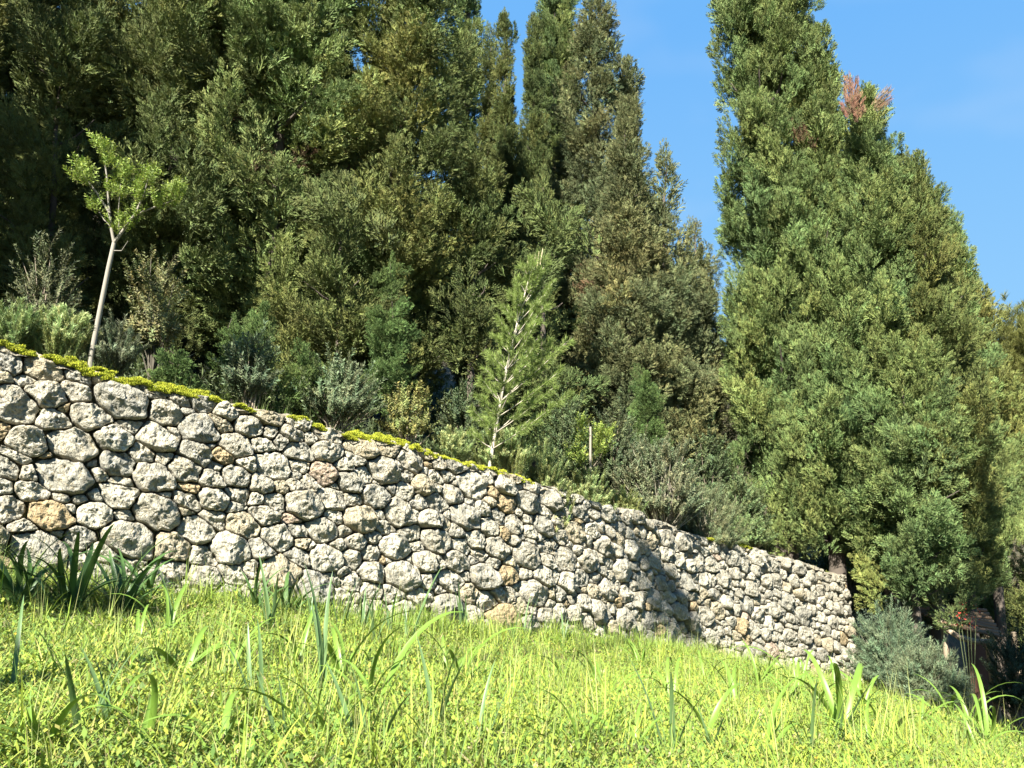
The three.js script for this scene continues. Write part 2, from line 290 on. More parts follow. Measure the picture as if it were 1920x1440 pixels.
  // weathered mortar crust along the top
  { const P = [], UV = [], I = [], step = 0.035, n = Math.floor(UALL / step), M = 13;
    for (let i = 0; i <= n; i++) { const u = i * step, w = wallAt(u), hb = WH + 0.05 * n2(u * 0.8, 4) - 0.02;
      for (let j = 0; j < M; j++) { const f = j / (M - 1), o = 0.055 + 0.03 * n2(u * 2.2, 9) - f * 0.6, ed = Math.sin(Math.min(1, f * 3.2) * Math.PI / 2), e = fbm3(u * 5, o * 7, 2, 4) * 0.055 + n3(u * 22, o * 22, 5) * 0.009;
        const s = hb - 0.075 + 0.085 * ed + e - (j === M - 1 ? 0.1 : 0), q = w.p.clone().addScaledVector(w.n, o + (1 - ed) * -0.02 + fbm2(u * 6, j, 2) * 0.03); P.push(q.x, w.p.y - WH + s, q.z); UV.push(u / 0.55, o / 0.55); } }
    for (let i = 0; i < n; i++) for (let j = 0; j + 1 < M; j++) { const a = i * M + j, b = a + M; I.push(a, b, a + 1, a + 1, b, b + 1); }
    const g = new THREE.BufferGeometry(); g.setAttribute('position', new THREE.Float32BufferAttribute(P, 3)); g.setAttribute('uv', new THREE.Float32BufferAttribute(UV, 2)); g.setIndex(I); g.computeVertexNormals();
    tag(part('mortar_cap', g, new THREE.MeshStandardMaterial({ color: new THREE.Color().setRGB(0.30, 0.275, 0.22), map: stoneMap, bumpMap: stoneBump, bumpScale: 0.02, roughness: 1 }), wall), 'rough weathered mortar crust along the wall top'); }
  // moss on the crust: cushions of tiny tufts, in the stretches where it grows
  { const gb = new GB(), rr = rng(7); for (let k = 0; k < 46; k++) { const a = rr() * 6.28, q = Math.sqrt(rr()) * 0.03, h = 0.010 + rr() * 0.016, d = V(Math.cos(a) * 0.5, 1, Math.sin(a) * 0.5).add(rdir(rr).multiplyScalar(0.4)).normalize(); gb.diamond(V(Math.cos(a) * q, -0.006, Math.sin(a) * q), d, perp(d, rr), h, 0.009, jit(rr, [1, 1, 1], 0.5)); }
    const uOf = (px) => { let b = 0, best = 1e9; for (let i = 0; i <= mainN; i++) { const p = WP[i], x = 960 + p.x / -p.z * F; if (Math.abs(x - px) < best) { best = Math.abs(x - px); b = i; } } return WU[b]; };
    const list = [], col = new THREE.Color();
    for (const [a, b, wd, dens] of [[-200, 52, 0.10, 1], [75, 250, 0.09, 1], [235, 412, 0.17, 1.3], [440, 470, 0.05, 0.6], [540, 605, 0.05, 0.7], [640, 770, 0.13, 1.2], [770, 1000, 0.05, 0.6], [1320, 1400, 0.06, 0.35]]) {
      const u0 = uOf(a), u1 = uOf(b), nn = Math.floor((u1 - u0) * wd * 14000 * dens);
      for (let k = 0; k < nn; k++) { const u = lerp(u0, u1, rr()), f = Math.min((u - u0), (u1 - u)) / 0.25, half = wd * clamp(f + 0.2, 0.2, 1) * (0.7 + 0.5 * n2(u * 4, 2)), o = 0.03 - rr() * half * 1.6, hb = WH + 0.05 * n2(u * 0.8, 4) - 0.02, w = wallAt(u);
        if (n2(u * 7, o * 12) < -0.35) continue;
        const ed = Math.sin(Math.min(1, clamp((0.055 - o) / 0.6, 0, 1) * 3.2) * Math.PI / 2), p = w.p.clone().addScaledVector(w.n, o); p.y = w.p.y - WH + hb - 0.06 + 0.085 * ed + fbm3(u * 5, o * 7, 2, 4) * 0.05 + 0.022 * (0.6 + n2(u * 9, o * 9));
        const y = 0.85 + 0.3 * rr(); col.setRGB(0.29 * y, 0.315 * y, 0.02); list.push({ m: mat4(p, V(rr() - 0.5, 2, rr() - 0.5), rr() * 6, 0.7 + rr() * 0.5), c: col.clone() }); }
    }
    tag(copies('moss', gb.geo(), new THREE.MeshStandardMaterial({ vertexColors: true, roughness: 0.95 }), list, wall), 'bright yellow-green moss growing on the wall top'); }
}

// ───────────────────────── foliage kinds ─────────────────────────
const leafMat = (t = 0.3, rough = 0.8) => new THREE.MeshPhysicalMaterial({ vertexColors: true, roughness: rough, transmission: t, thickness: 0, specularIntensity: 0.5, side: THREE.DoubleSide });
const cypMat = leafMat(0.2, 0.85), softLeaf = leafMat(0.4, 0.75), grassMat = leafMat(0.42, 0.7), strapMat = leafMat(0.32, 0.42), glossLeaf = leafMat(0.25, 0.45);
const barkMat = new THREE.MeshStandardMaterial({ vertexColors: true, bumpMap: barkBump, bumpScale: 0.0, roughness: 0.95 });

// a plume of cypress: feathery sprays along a leading shoot, unit length
function plume(seed, { n = 30, width = 0.3, spread = 0.45, spray = 0.3, blunt = 0.5, fine = 1, nod = 0 }) {
  const r = rng(seed), gb = new GB();
  for (let k = 0; k < n; k++) {
    const q = Math.pow((k + r()) / n, 0.85), a = r() * 6.283, prof = Math.pow(Math.sin(Math.PI * clamp(0.12 + q * 0.82, 0, 1)), blunt), rad = width * prof * Math.sqrt(0.15 + 0.85 * r());
    const out = V(Math.cos(a), 0, Math.sin(a)), base = V(nod * q * q, q * 0.86, 0).addScaledVector(out, rad * 0.85);
    const d = out.clone().multiplyScalar(spread * (0.6 + 0.8 * r())).add(V(nod * 0.8 * q, 1, 0)).add(rdir(r).multiplyScalar(0.28)).normalize(), flat = perp(d, r), L = spray * (0.75 + r() * 0.5) * (1 - 0.25 * q), tone = jit(r, [1, 1, 1], 0.42);
    gb.diamond(base.clone(), d, flat, L, 0.026 / fine, tone, 0.3);
    const nb = 6;
    for (let b = 0; b < nb; b++) {
      const s = b % 2 ? 1 : -1, f = 0.08 + 0.8 * b / nb, bd = d.clone().multiplyScalar(0.78).addScaledVector(flat, s * 0.62).add(rdir(r).multiplyScalar(0.22)).normalize(), bl = L * (0.62 - 0.4 * f) * (0.8 + 0.4 * r()), bp = base.clone().addScaledVector(d, L * f);
      gb.diamond(bp, bd, perp(bd, r), bl, 0.03 / fine, jit(r, tone, 0.3), 0.45);
      for (let e = 0; e < 2; e++) { const s2 = e ? 1 : -1, ed = bd.clone().addScaledVector(d, 0.5).addScaledVector(flat, -s * s2 * 0.35).add(rdir(r).multiplyScalar(0.3)).normalize(); gb.diamond(bp.clone().addScaledVector(bd, bl * (0.25 + 0.35 * e)), ed, perp(ed, r), bl * 0.55, 0.024 / fine, jit(r, tone, 0.35), 0.5); }
    }
  }
  return gb.geo();
}
const KIND = {
  column: [1, 2, 3, 4].map((k) => plume(200 + k, { n: 34, width: 0.3, spread: 0.5, spray: 0.34, fine: 0.95 })),
  feather: [1, 2, 3, 4].map((k) => plume(220 + k, { n: 46, width: 0.24, spread: 0.75, spray: 0.27, nod: 0.12, fine: 1.25 })),
  knob: [1, 2, 3, 4].map((k) => plume(240 + k, { n: 36, width: 0.36, spread: 0.95, spray: 0.3, blunt: 0.35 })),
};

// a conifer: crown of plumes standing on the outside of an uneven envelope, limbs inside, trunk
function conifer(name, label, group, o) {
  const r = rng(o.seed), along = (py) => at(o.px, py, o.d / (Math.cos(PITCH) + (py - 720) / F * Math.sin(PITCH))), gx = o.x ?? along(o.top > 0 ? o.top : 300).x, gz = -o.d, gy = groundY(gx, gz) - 0.15, topY = along(o.top).y, H = o.H ?? topY - gy, R = o.R ?? o.hw / F * o.d;
  const T = thing(name, V(gx, gy, gz), label, 'tree', group);
  const lo = o.low !== undefined ? clamp((along(o.low).y - gy) / H, 0.01, 0.6) : 0.05, pw = o.pow ?? 0.75, sh = o.shoulder ?? 0.6;
  const lobes = [0, 1, 2].map(() => [r() * 6.28, 1 + Math.floor(r() * 3), r() * 6]), wob = o.wob ?? 0.16;
  const env = (t, a) => { const k = Math.min(1, Math.pow(Math.max(0, (1 - t) / sh), pw)) * lerp(o.foot ?? 0.6, 1, sstep(lo, lo + 0.2, t)); let w = 1; for (const l of lobes) w += wob * Math.sin(a * l[1] + l[0] + t * l[2]) * 0.5; w += wob * n3(Math.cos(a) * 1.5, t * H * 0.45 + o.seed, Math.sin(a) * 1.5); return R * k * w; };
  const toEye = V(EYE.x - gx, 0, EYE.z - gz).normalize();
  const plumes = KIND[o.kind], lists = plumes.map(() => []), kd = { column: { S: 0.85, per: 6, dens: 4.0, tilt: 0.3, lat: 0.3, lf: 0.55, in: 0.3, gf: 1.5, gd: 0.34 }, feather: { S: 1.4, per: 12, dens: 1.0, tilt: 0.95, lat: 0.3, lf: 0.46, in: 0.2, gf: 0.85, gd: 0.55 }, knob: { S: 0.8, per: 8, dens: 3.2, tilt: 0.8, lat: 0.4, lf: 0.55, in: 0.22, gf: 1.3, gd: 0.34 } }[o.kind];
  const sc = o.len ?? 1, dens = (o.dens ?? 1) * kd.dens / sc / sc, area = 2 * Math.PI * R * H * (1 - lo), tint = o.tint ?? FRESH, col = new THREE.Color();
  const bough = (t, a, f, S, per) => {
    const rad = env(t, a) * f, out = V(Math.cos(a), 0, Math.sin(a)), c = out.clone().multiplyScalar(rad).add(V(0, t * H, 0));
    const dir = out.clone().multiplyScalar(kd.tilt * (o.tilt ?? 1) * (0.55 + r() * 0.9) * (t > 0.9 ? 0.45 : 1)).add(V(0, 1, 0)).add(rdir(r).multiplyScalar(0.32)).normalize(), dead = r() < (o.dead ?? 0.002);
    const pn = fbm3(c.x * 0.5 + o.seed, c.y * 0.4, c.z * 0.5, 2), by = 1 + (r() - 0.5) * 0.3 + pn * 0.3, bw = 1 + pn * 0.22 + (r() - 0.5) * 0.16;
    for (let k = 0; k < per; k++) {
      const q = (k + r()) / per, lat = perp(dir, r), p = c.clone().addScaledVector(dir, S * (q - 0.75)).addScaledVector(lat, S * kd.lat * (1 - q * 0.7) * Math.sqrt(r()));
      const d = dir.clone().addScaledVector(lat, 0.55 * (1 - q * 0.6)).add(V(0, o.kind === 'feather' ? 0.1 : 0.25, 0)).add(rdir(r).multiplyScalar(0.22)).normalize(), L = S * kd.lf * (1.15 - 0.4 * q) * (0.8 + 0.4 * r());
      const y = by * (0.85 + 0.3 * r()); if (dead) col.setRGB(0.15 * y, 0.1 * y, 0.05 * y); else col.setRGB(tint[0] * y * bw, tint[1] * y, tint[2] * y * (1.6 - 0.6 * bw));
      lists[Math.floor(r() * plumes.length)].push({ m: mat4(p, d, o.kind === 'feather' ? -a + (r() - 0.5) * 2 : r() * 6.28, L), c: col.clone() });
    }
  };
  const N = Math.floor(area * dens);
  for (let k = 0; k < N; k++) {
    const t = lo + (1 - lo) * 0.99 * r(), a = r() * 6.283; if (r() > 0.1 + 0.9 * env(t, a) / R) continue; const face = Math.cos(a) * toEye.x + Math.sin(a) * toEye.z; if (face < -0.35 && r() < 0.6) continue;
    if (o.gaps && n3(Math.cos(a) * 1.3 + o.seed, t * H * 0.55, Math.sin(a) * 1.3) > 0.6 - o.gaps) continue;
    const gr = n3(Math.cos(a) * R * kd.gf + o.seed, t * H * kd.gf * 0.6, Math.sin(a) * R * kd.gf), rec = sstep(0.05, 0.5, gr) * kd.gd; if (rec > 0.1 && r() < (o.kind === 'feather' ? 0.75 : 0.5)) continue;
    bough(t, a, (o.kind === 'feather' ? 0.7 + r() * 0.46 : 0.8 + r() * 0.3) - rec, kd.S * sc * (0.65 + r() * 0.7) * (t > 0.9 ? 0.7 : 1), kd.per);
  }
  for (let k = 0; k < N * kd.in * 2; k++) { const t = lo + 0.02 + (0.95 - lo) * r(), a = r() * 6.283; if (r() > 0.2 + 0.8 * env(t, a) / R) continue; bough(t, a, 0.15 + r() * 0.5, kd.S * sc * 1.3, Math.ceil(kd.per * 0.6)); }
  for (let k = 0; k < 6; k++) { const L = sc * (0.4 + 0.12 * k); lists[k % plumes.length].push({ m: mat4(V((r() - 0.5) * 0.06, H - L * (0.9 + 0.25 * k), (r() - 0.5) * 0.06), V((r() - 0.5) * 0.15, 1, (r() - 0.5) * 0.15), r() * 6, L * (0.6 + 0.12 * k), L, L * (0.6 + 0.12 * k)), c: col.setRGB(...tint).clone() }); }
  const crown = new THREE.Group(); crown.name = 'crown'; T.add(crown); lists.forEach((l, i) => l.length && copies('foliage', plumes[i], cypMat, l, crown));
  // trunk and limbs
  const gb = new GB(), tr = o.trunk ?? clamp(H * 0.014, 0.08, 0.24), pts = [], rad = []; for (let k = 0; k <= 12; k++) { const f = k / 12; pts.push(V(n2(o.seed, f * 2) * 0.12 * f, f * H * 0.94, n2(o.seed + 9, f * 2) * 0.12 * f)); rad.push(tr * (1 - f * 0.88) * (k === 0 ? 1.5 : 1)); } gb.tube(pts, rad, 9, C.bark);
  const trunk = part('trunk', gb.geo(true), barkMat, T);
  const lg = new GB(); for (let k = 0; k < (o.limbs ?? 16); k++) { const t = lerp(Math.max(0.06, lo - 0.05), 0.8, r()), a = r() * 6.28, e = env(Math.max(t, lo + 0.1), a) * (0.75 + 0.2 * r()), ps = [], rs = []; for (let j = 0; j <= 4; j++) { const f = j / 4; ps.push(V(Math.cos(a + (r() - 0.5) * 0.3 * f) * e * f, t * H + e * (o.kind === 'column' ? 0.9 : 0.45) * f * f, Math.sin(a) * e * f)); rs.push(lerp(tr * 0.32, 0.008, f)); } lg.tube(ps, rs, 5, C.bark); }
  part('limbs', lg.geo(true), barkMat, trunk, 'stuff');
  return { T, H, R, base: V(gx, gy, gz) };
}

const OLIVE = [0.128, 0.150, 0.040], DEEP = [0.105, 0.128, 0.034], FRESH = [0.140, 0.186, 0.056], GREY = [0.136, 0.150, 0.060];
const forest = [
  // left wood, front row
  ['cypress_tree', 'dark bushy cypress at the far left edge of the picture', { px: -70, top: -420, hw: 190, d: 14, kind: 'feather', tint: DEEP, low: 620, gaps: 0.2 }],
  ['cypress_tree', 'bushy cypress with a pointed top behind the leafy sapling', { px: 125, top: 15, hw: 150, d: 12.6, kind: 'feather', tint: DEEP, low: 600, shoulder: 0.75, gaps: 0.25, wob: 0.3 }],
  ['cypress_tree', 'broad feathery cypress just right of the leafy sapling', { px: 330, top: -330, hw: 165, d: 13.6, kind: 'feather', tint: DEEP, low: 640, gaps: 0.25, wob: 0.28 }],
  ['cypress_tree', 'feathery cypress left of the tall olive-green cypress', { px: 520, top: -380, hw: 150, d: 14, kind: 'feather', tint: FRESH, low: 690, gaps: 0.2, wob: 0.25 }],
  ['cypress_tree', 'tall olive-green cypress left of the dark spires', { px: 748, top: -460, hw: 122, d: 14.8, kind: 'knob', tint: OLIVE, low: 700, wob: 0.14 }],
  ['cypress_tree', 'low feathery cypress in front of the tall olive-green cypress', { px: 640, top: 330, hw: 105, d: 13.2, kind: 'feather', tint: DEEP, low: 720, gaps: 0.2, wob: 0.3, shoulder: 0.8 }],
  ['cypress_tree', 'low feathery cypress below the dark spires, left of the young pine', { px: 885, top: 275, hw: 95, d: 15, kind: 'feather', tint: DEEP, low: 770, gaps: 0.28, wob: 0.32, shoulder: 0.8 }],
  ['cypress_tree', 'low feathery cypress directly behind the young pine', { px: 1020, top: 310, hw: 100, d: 16, kind: 'feather', tint: DEEP, low: 800, gaps: 0.25, wob: 0.3, shoulder: 0.8 }],
  // spires in the middle
  ['cypress_tree', 'tall columnar cypress rising out of the picture left of the spires', { len: 0.7, px: 872, top: -260, hw: 26, d: 21.5, kind: 'column', tint: FRESH, low: 800, shoulder: 0.3 }],
  ['cypress_tree', 'thin cypress spire, leftmost of the slender spires', { len: 0.55, px: 917, top: 40, hw: 15, d: 21, kind: 'column', tint: DEEP, low: 800, shoulder: 0.5 }],
  ['cypress_tree', 'dark cypress spire standing against the sky gap', { len: 0.6, px: 946, top: 14, hw: 22, d: 20.6, kind: 'column', tint: DEEP, low: 800, shoulder: 0.5 }],
  ['cypress_tree', 'dark cypress spire in front of the tall sunlit column', { len: 0.6, px: 1000, top: 22, hw: 28, d: 20, kind: 'column', tint: DEEP, low: 800, shoulder: 0.5 }],
  ['cypress_tree', 'tall sunlit columnar cypress right of the sky gap', { len: 0.8, px: 1042, top: -270, hw: 42, d: 23.5, kind: 'column', tint: FRESH, low: 800, shoulder: 0.35 }],
  ['cypress_tree', 'knobbly grey-green cypress with a ragged top beside the open sky', { px: 1118, top: -50, hw: 72, d: 21.5, kind: 'knob', tint: GREY, low: 820, wob: 0.34, gaps: 0.24, shoulder: 0.45 }],
  ['cypress_tree', 'small pointed cypress top beside the open sky', { px: 1171, top: 106, hw: 42, d: 23, kind: 'column', tint: GREY, low: 820, shoulder: 0.7 }],
  ['cypress_tree', 'dense knobbly cypress below the ragged top', { px: 1172, top: 185, hw: 92, d: 18.4, kind: 'knob', tint: GREY, low: 840, wob: 0.22, gaps: 0.1, shoulder: 0.7 }],
  ['cypress_tree', 'slender-tipped cypress at the right end of the left wood', { px: 1246, top: 262, hw: 84, d: 19, kind: 'knob', tint: GREY, low: 850, wob: 0.2, gaps: 0.16, shoulder: 0.85, pow: 1.15 }],
  ['cypress_tree', 'low ragged cypress beside the big right-hand cypress', { px: 1296, top: 408, hw: 62, d: 20.5, kind: 'knob', tint: GREY, low: 860, wob: 0.2, gaps: 0.16, shoulder: 0.8 }],
  ['cypress_tree', 'dark cypress in the gap beside the tallest right-hand cypress', { px: 1322, top: 520, hw: 44, d: 22, kind: 'knob', tint: DEEP, low: 900, wob: 0.2, shoulder: 0.6 }],
  // back row that closes the wood
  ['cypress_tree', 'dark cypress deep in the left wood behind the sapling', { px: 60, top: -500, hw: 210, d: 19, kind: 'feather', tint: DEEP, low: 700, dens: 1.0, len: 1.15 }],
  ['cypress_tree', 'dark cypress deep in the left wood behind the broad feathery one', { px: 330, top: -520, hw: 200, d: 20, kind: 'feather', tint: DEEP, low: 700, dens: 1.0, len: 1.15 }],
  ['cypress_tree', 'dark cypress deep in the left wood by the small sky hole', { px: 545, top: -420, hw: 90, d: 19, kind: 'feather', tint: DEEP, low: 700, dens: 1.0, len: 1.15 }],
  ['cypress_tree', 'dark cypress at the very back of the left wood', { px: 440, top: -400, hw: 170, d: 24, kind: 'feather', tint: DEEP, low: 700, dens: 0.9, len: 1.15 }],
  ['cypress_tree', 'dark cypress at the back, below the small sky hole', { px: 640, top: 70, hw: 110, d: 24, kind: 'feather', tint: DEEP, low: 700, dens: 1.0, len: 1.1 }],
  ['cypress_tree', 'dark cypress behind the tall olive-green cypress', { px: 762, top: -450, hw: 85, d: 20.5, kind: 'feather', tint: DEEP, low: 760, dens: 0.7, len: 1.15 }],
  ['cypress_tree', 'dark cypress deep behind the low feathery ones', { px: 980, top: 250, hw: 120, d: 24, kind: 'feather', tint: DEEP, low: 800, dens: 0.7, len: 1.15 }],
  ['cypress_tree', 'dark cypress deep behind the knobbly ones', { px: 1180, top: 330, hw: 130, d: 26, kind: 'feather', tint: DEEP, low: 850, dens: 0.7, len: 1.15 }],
  // the big group on the right
  ['cypress_tree', 'tallest cypress of the right-hand group, rising out of the picture', { px: 1440, top: -420, hw: 84, d: 19.5, kind: 'column', tint: FRESH, low: 1010, shoulder: 0.35, foot: 0.95, wob: 0.1, dens: 1.1, trunk: 0.26 }],
  ['cypress_tree', 'second cypress of the right-hand group, its tip just inside the picture', { px: 1522, top: 38, hw: 118, d: 18.9, kind: 'column', tint: FRESH, low: 1000, shoulder: 0.75, wob: 0.14, dens: 1.1, pow: 0.8, foot: 0.8 }],
  ['cypress_tree', 'wide cypress with dead brown shoots at its top', { px: 1622, top: 175, hw: 140, d: 18.4, kind: 'column', tint: FRESH, low: 1040, shoulder: 0.7, wob: 0.16, dens: 1.1, tilt: 1.2 }],
  ['cypress_tree', 'rounded cypress on the sloping right side of the group', { px: 1704, top: 285, hw: 122, d: 18.4, kind: 'column', tint: OLIVE, low: 1080, shoulder: 0.6, wob: 0.18, dens: 1, tilt: 1.2 }],
  ['cypress_tree', 'lower cypress near the right edge of the group', { px: 1772, top: 400, hw: 96, d: 19.2, kind: 'column', tint: FRESH, low: 1080, shoulder: 0.6, wob: 0.18, dens: 1 }],
  ['cypress_tree', 'last and smallest cypress of the right-hand group', { px: 1830, top: 510, hw: 60, d: 21, kind: 'column', tint: OLIVE, low: 1050, shoulder: 0.5, wob: 0.18 }],
  ['cypress_tree', 'low spreading cypress hanging over the wall end', { px: 1690, top: 640, hw: 150, d: 17.2, kind: 'feather', tint: FRESH, low: 1090, shoulder: 0.9, wob: 0.25, gaps: 0.15, dens: 1, tilt: 0.75 }],
  ['cypress_tree', 'dark cypress at the right edge behind the wooden shelter', { px: 1935, top: 860, hw: 120, d: 22, kind: 'feather', tint: DEEP, low: 1330, dens: 0.8, gaps: 0.15 }],
  ['cypress_tree', 'dark low cypress behind the trunks at the wall end', { px: 1700, top: 900, hw: 190, d: 26, kind: 'feather', tint: DEEP, low: 1250, dens: 0.6, len: 1.15 }],
  // the wood goes on beyond the left edge and shades its corner
  ['cypress_tree', 'bushy cypress outside the left edge, nearer the wall', { px: -900, x: -8.7, H: 10.5, R: 1.5, d: 8.6, kind: 'feather', tint: DEEP, lo: 0.05, dens: 0.7 }],
  ['cypress_tree', 'tall cypress outside the left edge, deeper in the wood', { px: -900, x: -11.4, H: 14, R: 1.7, d: 10.2, kind: 'feather', tint: DEEP, lo: 0.05, dens: 0.7 }],
  // beyond the right edge, casting the shade over the shelter
  ['cypress_tree', 'tall cypress beside the viewer on the right, shading the shelter', { px: 2130, x: 3.0, H: 21, R: 1.1, d: -0.8, kind: 'column', tint: DEEP, lo: 0.06, dens: 0.5, shoulder: 0.4 }],
];
const made = {};
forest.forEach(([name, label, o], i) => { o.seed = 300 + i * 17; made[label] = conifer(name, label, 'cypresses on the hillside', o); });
{ // dead brown shoots on the wide cypress
  const W = made['wide cypress with dead brown shoots at its top'], r = rng(5), list = [];
  for (const [px, py, L, w, lean] of [[1599, 215, 0.95, 0.17, -0.03], [1604, 230, 0.7, 0.2, 0.1], [1634, 205, 0.62, 0.13, 0.75], [1640, 208, 0.5, 0.12, 1.3], [1592, 222, 0.45, 0.14, -0.25]]) { const p = at(px, py, 18.3).sub(W.base); for (let k = 0; k < 3; k++) list.push({ m: mat4(p.clone().add(rdir(r).multiplyScalar(0.06)), V(lean + (r() - 0.5) * 0.2, 1, (r() - 0.5) * 0.3), r() * 6, L * w * 2.4, L * (0.8 + 0.3 * r()), L * w * 2.4), c: new THREE.Color().setRGB(0.17 + r() * 0.06, 0.10 + r() * 0.04, 0.07) }); }
  tag(copies('dead_shoots', KIND.column[1], cypMat, list, W.T), 'dead brown shoots at the tree top');
}
console.log('conifers');

// twigs for shrubs and broad-leaved trees, unit length
function leafTwig(seed, n, len, w, ang, stem = [0.5, 0.4, 0.3]) {
  const r = rng(seed), gb = new GB(); gb.tube([V(0, 0, 0), V(0.03, 0.5, 0.02), V(0, 0.95, 0)], [0.012, 0.009, 0.004], 3, stem);
  for (let k = 0; k < n; k++) { const q = 0.1 + 0.9 * (k + r()) / n, a = k * 2.4 + r(), out = V(Math.cos(a), 0, Math.sin(a)), d = out.multiplyScalar(Math.sin(ang * (0.7 + 0.6 * r()))).add(V(0, Math.cos(ang), 0)).add(rdir(r).multiplyScalar(0.25)).normalize(), s = V(0, 0, 0).crossVectors(d, UPV).normalize().add(rdir(r).multiplyScalar(0.35)).normalize(); gb.diamond(V(0, q * 0.95, 0), d, s, len * (0.7 + 0.6 * r()), w * (0.8 + 0.4 * r()), jit(r, [1, 1, 1], 0.45), 0.45); }
  return gb.geo();
}
const TWIG = {
  rosemary: [1, 2, 3].map((k) => leafTwig(400 + k, 84, 0.15, 0.032, 0.75)),
  small: [1, 2, 3].map((k) => leafTwig(410 + k, 30, 0.17, 0.065, 0.9)),
  broad: [1, 2, 3].map((k) => leafTwig(420 + k, 18, 0.24, 0.11, 1.0)),
  narrow: [1, 2, 3].map((k) => leafTwig(430 + k, 44, 0.2, 0.034, 0.8)),
};
// a shrub: twigs all through a lumpy mound, stems below
function shrub(name, label, group, [px, py, rx, ry, d], kind, tint, o = {}) {
  const r = rng(o.seed ?? Math.floor(px * 7 + py)), c = at(px, py, d), RX = rx / F * d, RY = ry / F * d, gy = groundY(c.x, c.z), H = Math.max(0.15, c.y + RY - gy);
  const T = thing(name, V(c.x, gy - 0.03, c.z), label, o.category ?? 'shrub', group), cy = o.float ? c.y - gy : H * 0.5, hh = o.float ? RY : H * 0.55, geos = TWIG[kind], lists = geos.map(() => []), col = new THREE.Color();
  const size = o.size ?? 0.28, N = Math.floor((o.dens ?? 330) * (RX * RX * 2 + RX * hh * 4) * 0.28 / size * 0.55 + 24);
  const sg = new GB();
  for (let k = 0; k < N; k++) {
    const v = rdir(r); if (!o.float && v.y < -0.2) v.y *= 0.4; const f = Math.cbrt(0.12 + 0.88 * r()) * (0.86 + 0.3 * n3(v.x * 1.7 + px, v.y * 1.7, v.z * 1.7)), p = V(v.x * RX * f, Math.max(0.02, cy + v.y * hh * f), v.z * RX * 0.85 * f);
    const dir = V(v.x, 0.4 + v.y * 0.6 + (o.up ?? 0.5), v.z).add(rdir(r).multiplyScalar(0.45)).normalize(), L = size * (0.7 + 0.6 * r()), y = 1 + (r() - 0.5) * 0.5, wm = 1 + (r() - 0.5) * 0.3;
    p.addScaledVector(dir, -L * 0.6); if (p.y < 0) p.y = 0; col.setRGB(tint[0] * y * wm * 1.1, tint[1] * y * 1.1, tint[2] * y * 1.02); lists[Math.floor(r() * geos.length)].push({ m: mat4(p, dir, r() * 6, L), c: col.clone() });
    if (k % (o.stemEvery ?? 9) === 0) { const e = p.clone(), m = V(e.x * 0.35, e.y * 0.55, e.z * 0.35).add(rdir(r).multiplyScalar(0.05)); sg.tube([V((r() - 0.5) * 0.1, 0, (r() - 0.5) * 0.1), m, e], [0.014, 0.009, 0.004], 4, o.stem ?? [0.22, 0.18, 0.13]); }
  }
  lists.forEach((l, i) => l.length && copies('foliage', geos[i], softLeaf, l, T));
  part('stems', sg.geo(true), barkMat, T, 'stuff'); return T;
}
const ROS = [0.275, 0.325, 0.135], GRY = [0.135, 0.165, 0.095], LIME = [0.22, 0.29, 0.05], YEL = [0.19, 0.20, 0.06], MIDG = [0.11, 0.17, 0.05];
const rosG = 'rosemary bushes along the wall top';
shrub('rosemary_bush', 'rosemary bush at the left picture edge on the wall top', rosG, [25, 615, 62, 42, 8.3], 'rosemary', [0.15, 0.21, 0.07], { dens: 560, up: 1.1 });
shrub('rosemary_bush', 'rosemary bush left of the leaning sapling trunk', rosG, [118, 615, 55, 45, 8.5], 'rosemary', ROS, { dens: 560, up: 1.1 });
shrub('rosemary_bush', 'greyish rosemary bush right of the leaning sapling trunk', rosG, [218, 640, 42, 40, 8.7], 'rosemary', GRY, { dens: 560, up: 0.9 });
shrub('rosemary_bush', 'rosemary bush left of the young pine foot', rosG, [845, 845, 42, 35, 11.1], 'rosemary', ROS, { dens: 560, up: 1.1 });
shrub('rosemary_bush', 'rosemary bush around the young pine foot', rosG, [945, 850, 62, 46, 11.5], 'rosemary', ROS, { dens: 560, up: 1.2 });
shrub('rosemary_bush', 'rosemary bush right of the young pine foot', rosG, [1025, 875, 52, 48, 11.8], 'rosemary', ROS, { dens: 560, up: 1.2 });
shrub('rosemary_bush', 'rosemary bush at the foot of the staked sapling', rosG, [1100, 915, 50, 42, 12.6], 'rosemary', ROS, { dens: 560, up: 1.0 });
shrub('rosemary_bush', 'low rosemary bush right of the staked sapling', rosG, [1165, 940, 48, 26, 13.3], 'rosemary', [0.2, 0.24, 0.08], { dens: 560, up: 0.9 });
const gs = 'grey-green shrubs behind the wall';
shrub('evergreen_shrub', 'dark grey-green shrub below the feathery cypress', gs, [470, 680, 58, 68, 9.7], 'small', [0.10, 0.135, 0.07]);
shrub('evergreen_shrub', 'wide grey-green shrub above the mossy middle of the wall', gs, [630, 725, 92, 62, 10.3], 'small', [0.13, 0.165, 0.085]);
shrub('evergreen_shrub', 'loose yellow-green shrub with upright twigs left of the young pine', gs, [760, 770, 62, 58, 10.7], 'broad', YEL, { dens: 170, stemEvery: 8, size: 0.2 });
shrub('evergreen_shrub', 'large pale twiggy shrub right of the staked sapling', gs, [1240, 890, 96, 72, 14.4], 'small', [0.155, 0.175, 0.095], { stemEvery: 4, stem: [0.3, 0.27, 0.2] });
shrub('evergreen_shrub', 'pale twiggy shrub at the foot of the tallest right-hand cypress', gs, [1325, 955, 70, 52, 15.3], 'narrow', [0.165, 0.19, 0.095], { stemEvery: 4, stem: [0.32, 0.29, 0.21] });
shrub('evergreen_shrub', 'low green shrub on the wall before the first cypress trunk', gs, [1405, 1000, 46, 36, 16.6], 'small', [0.15, 0.20, 0.075]);
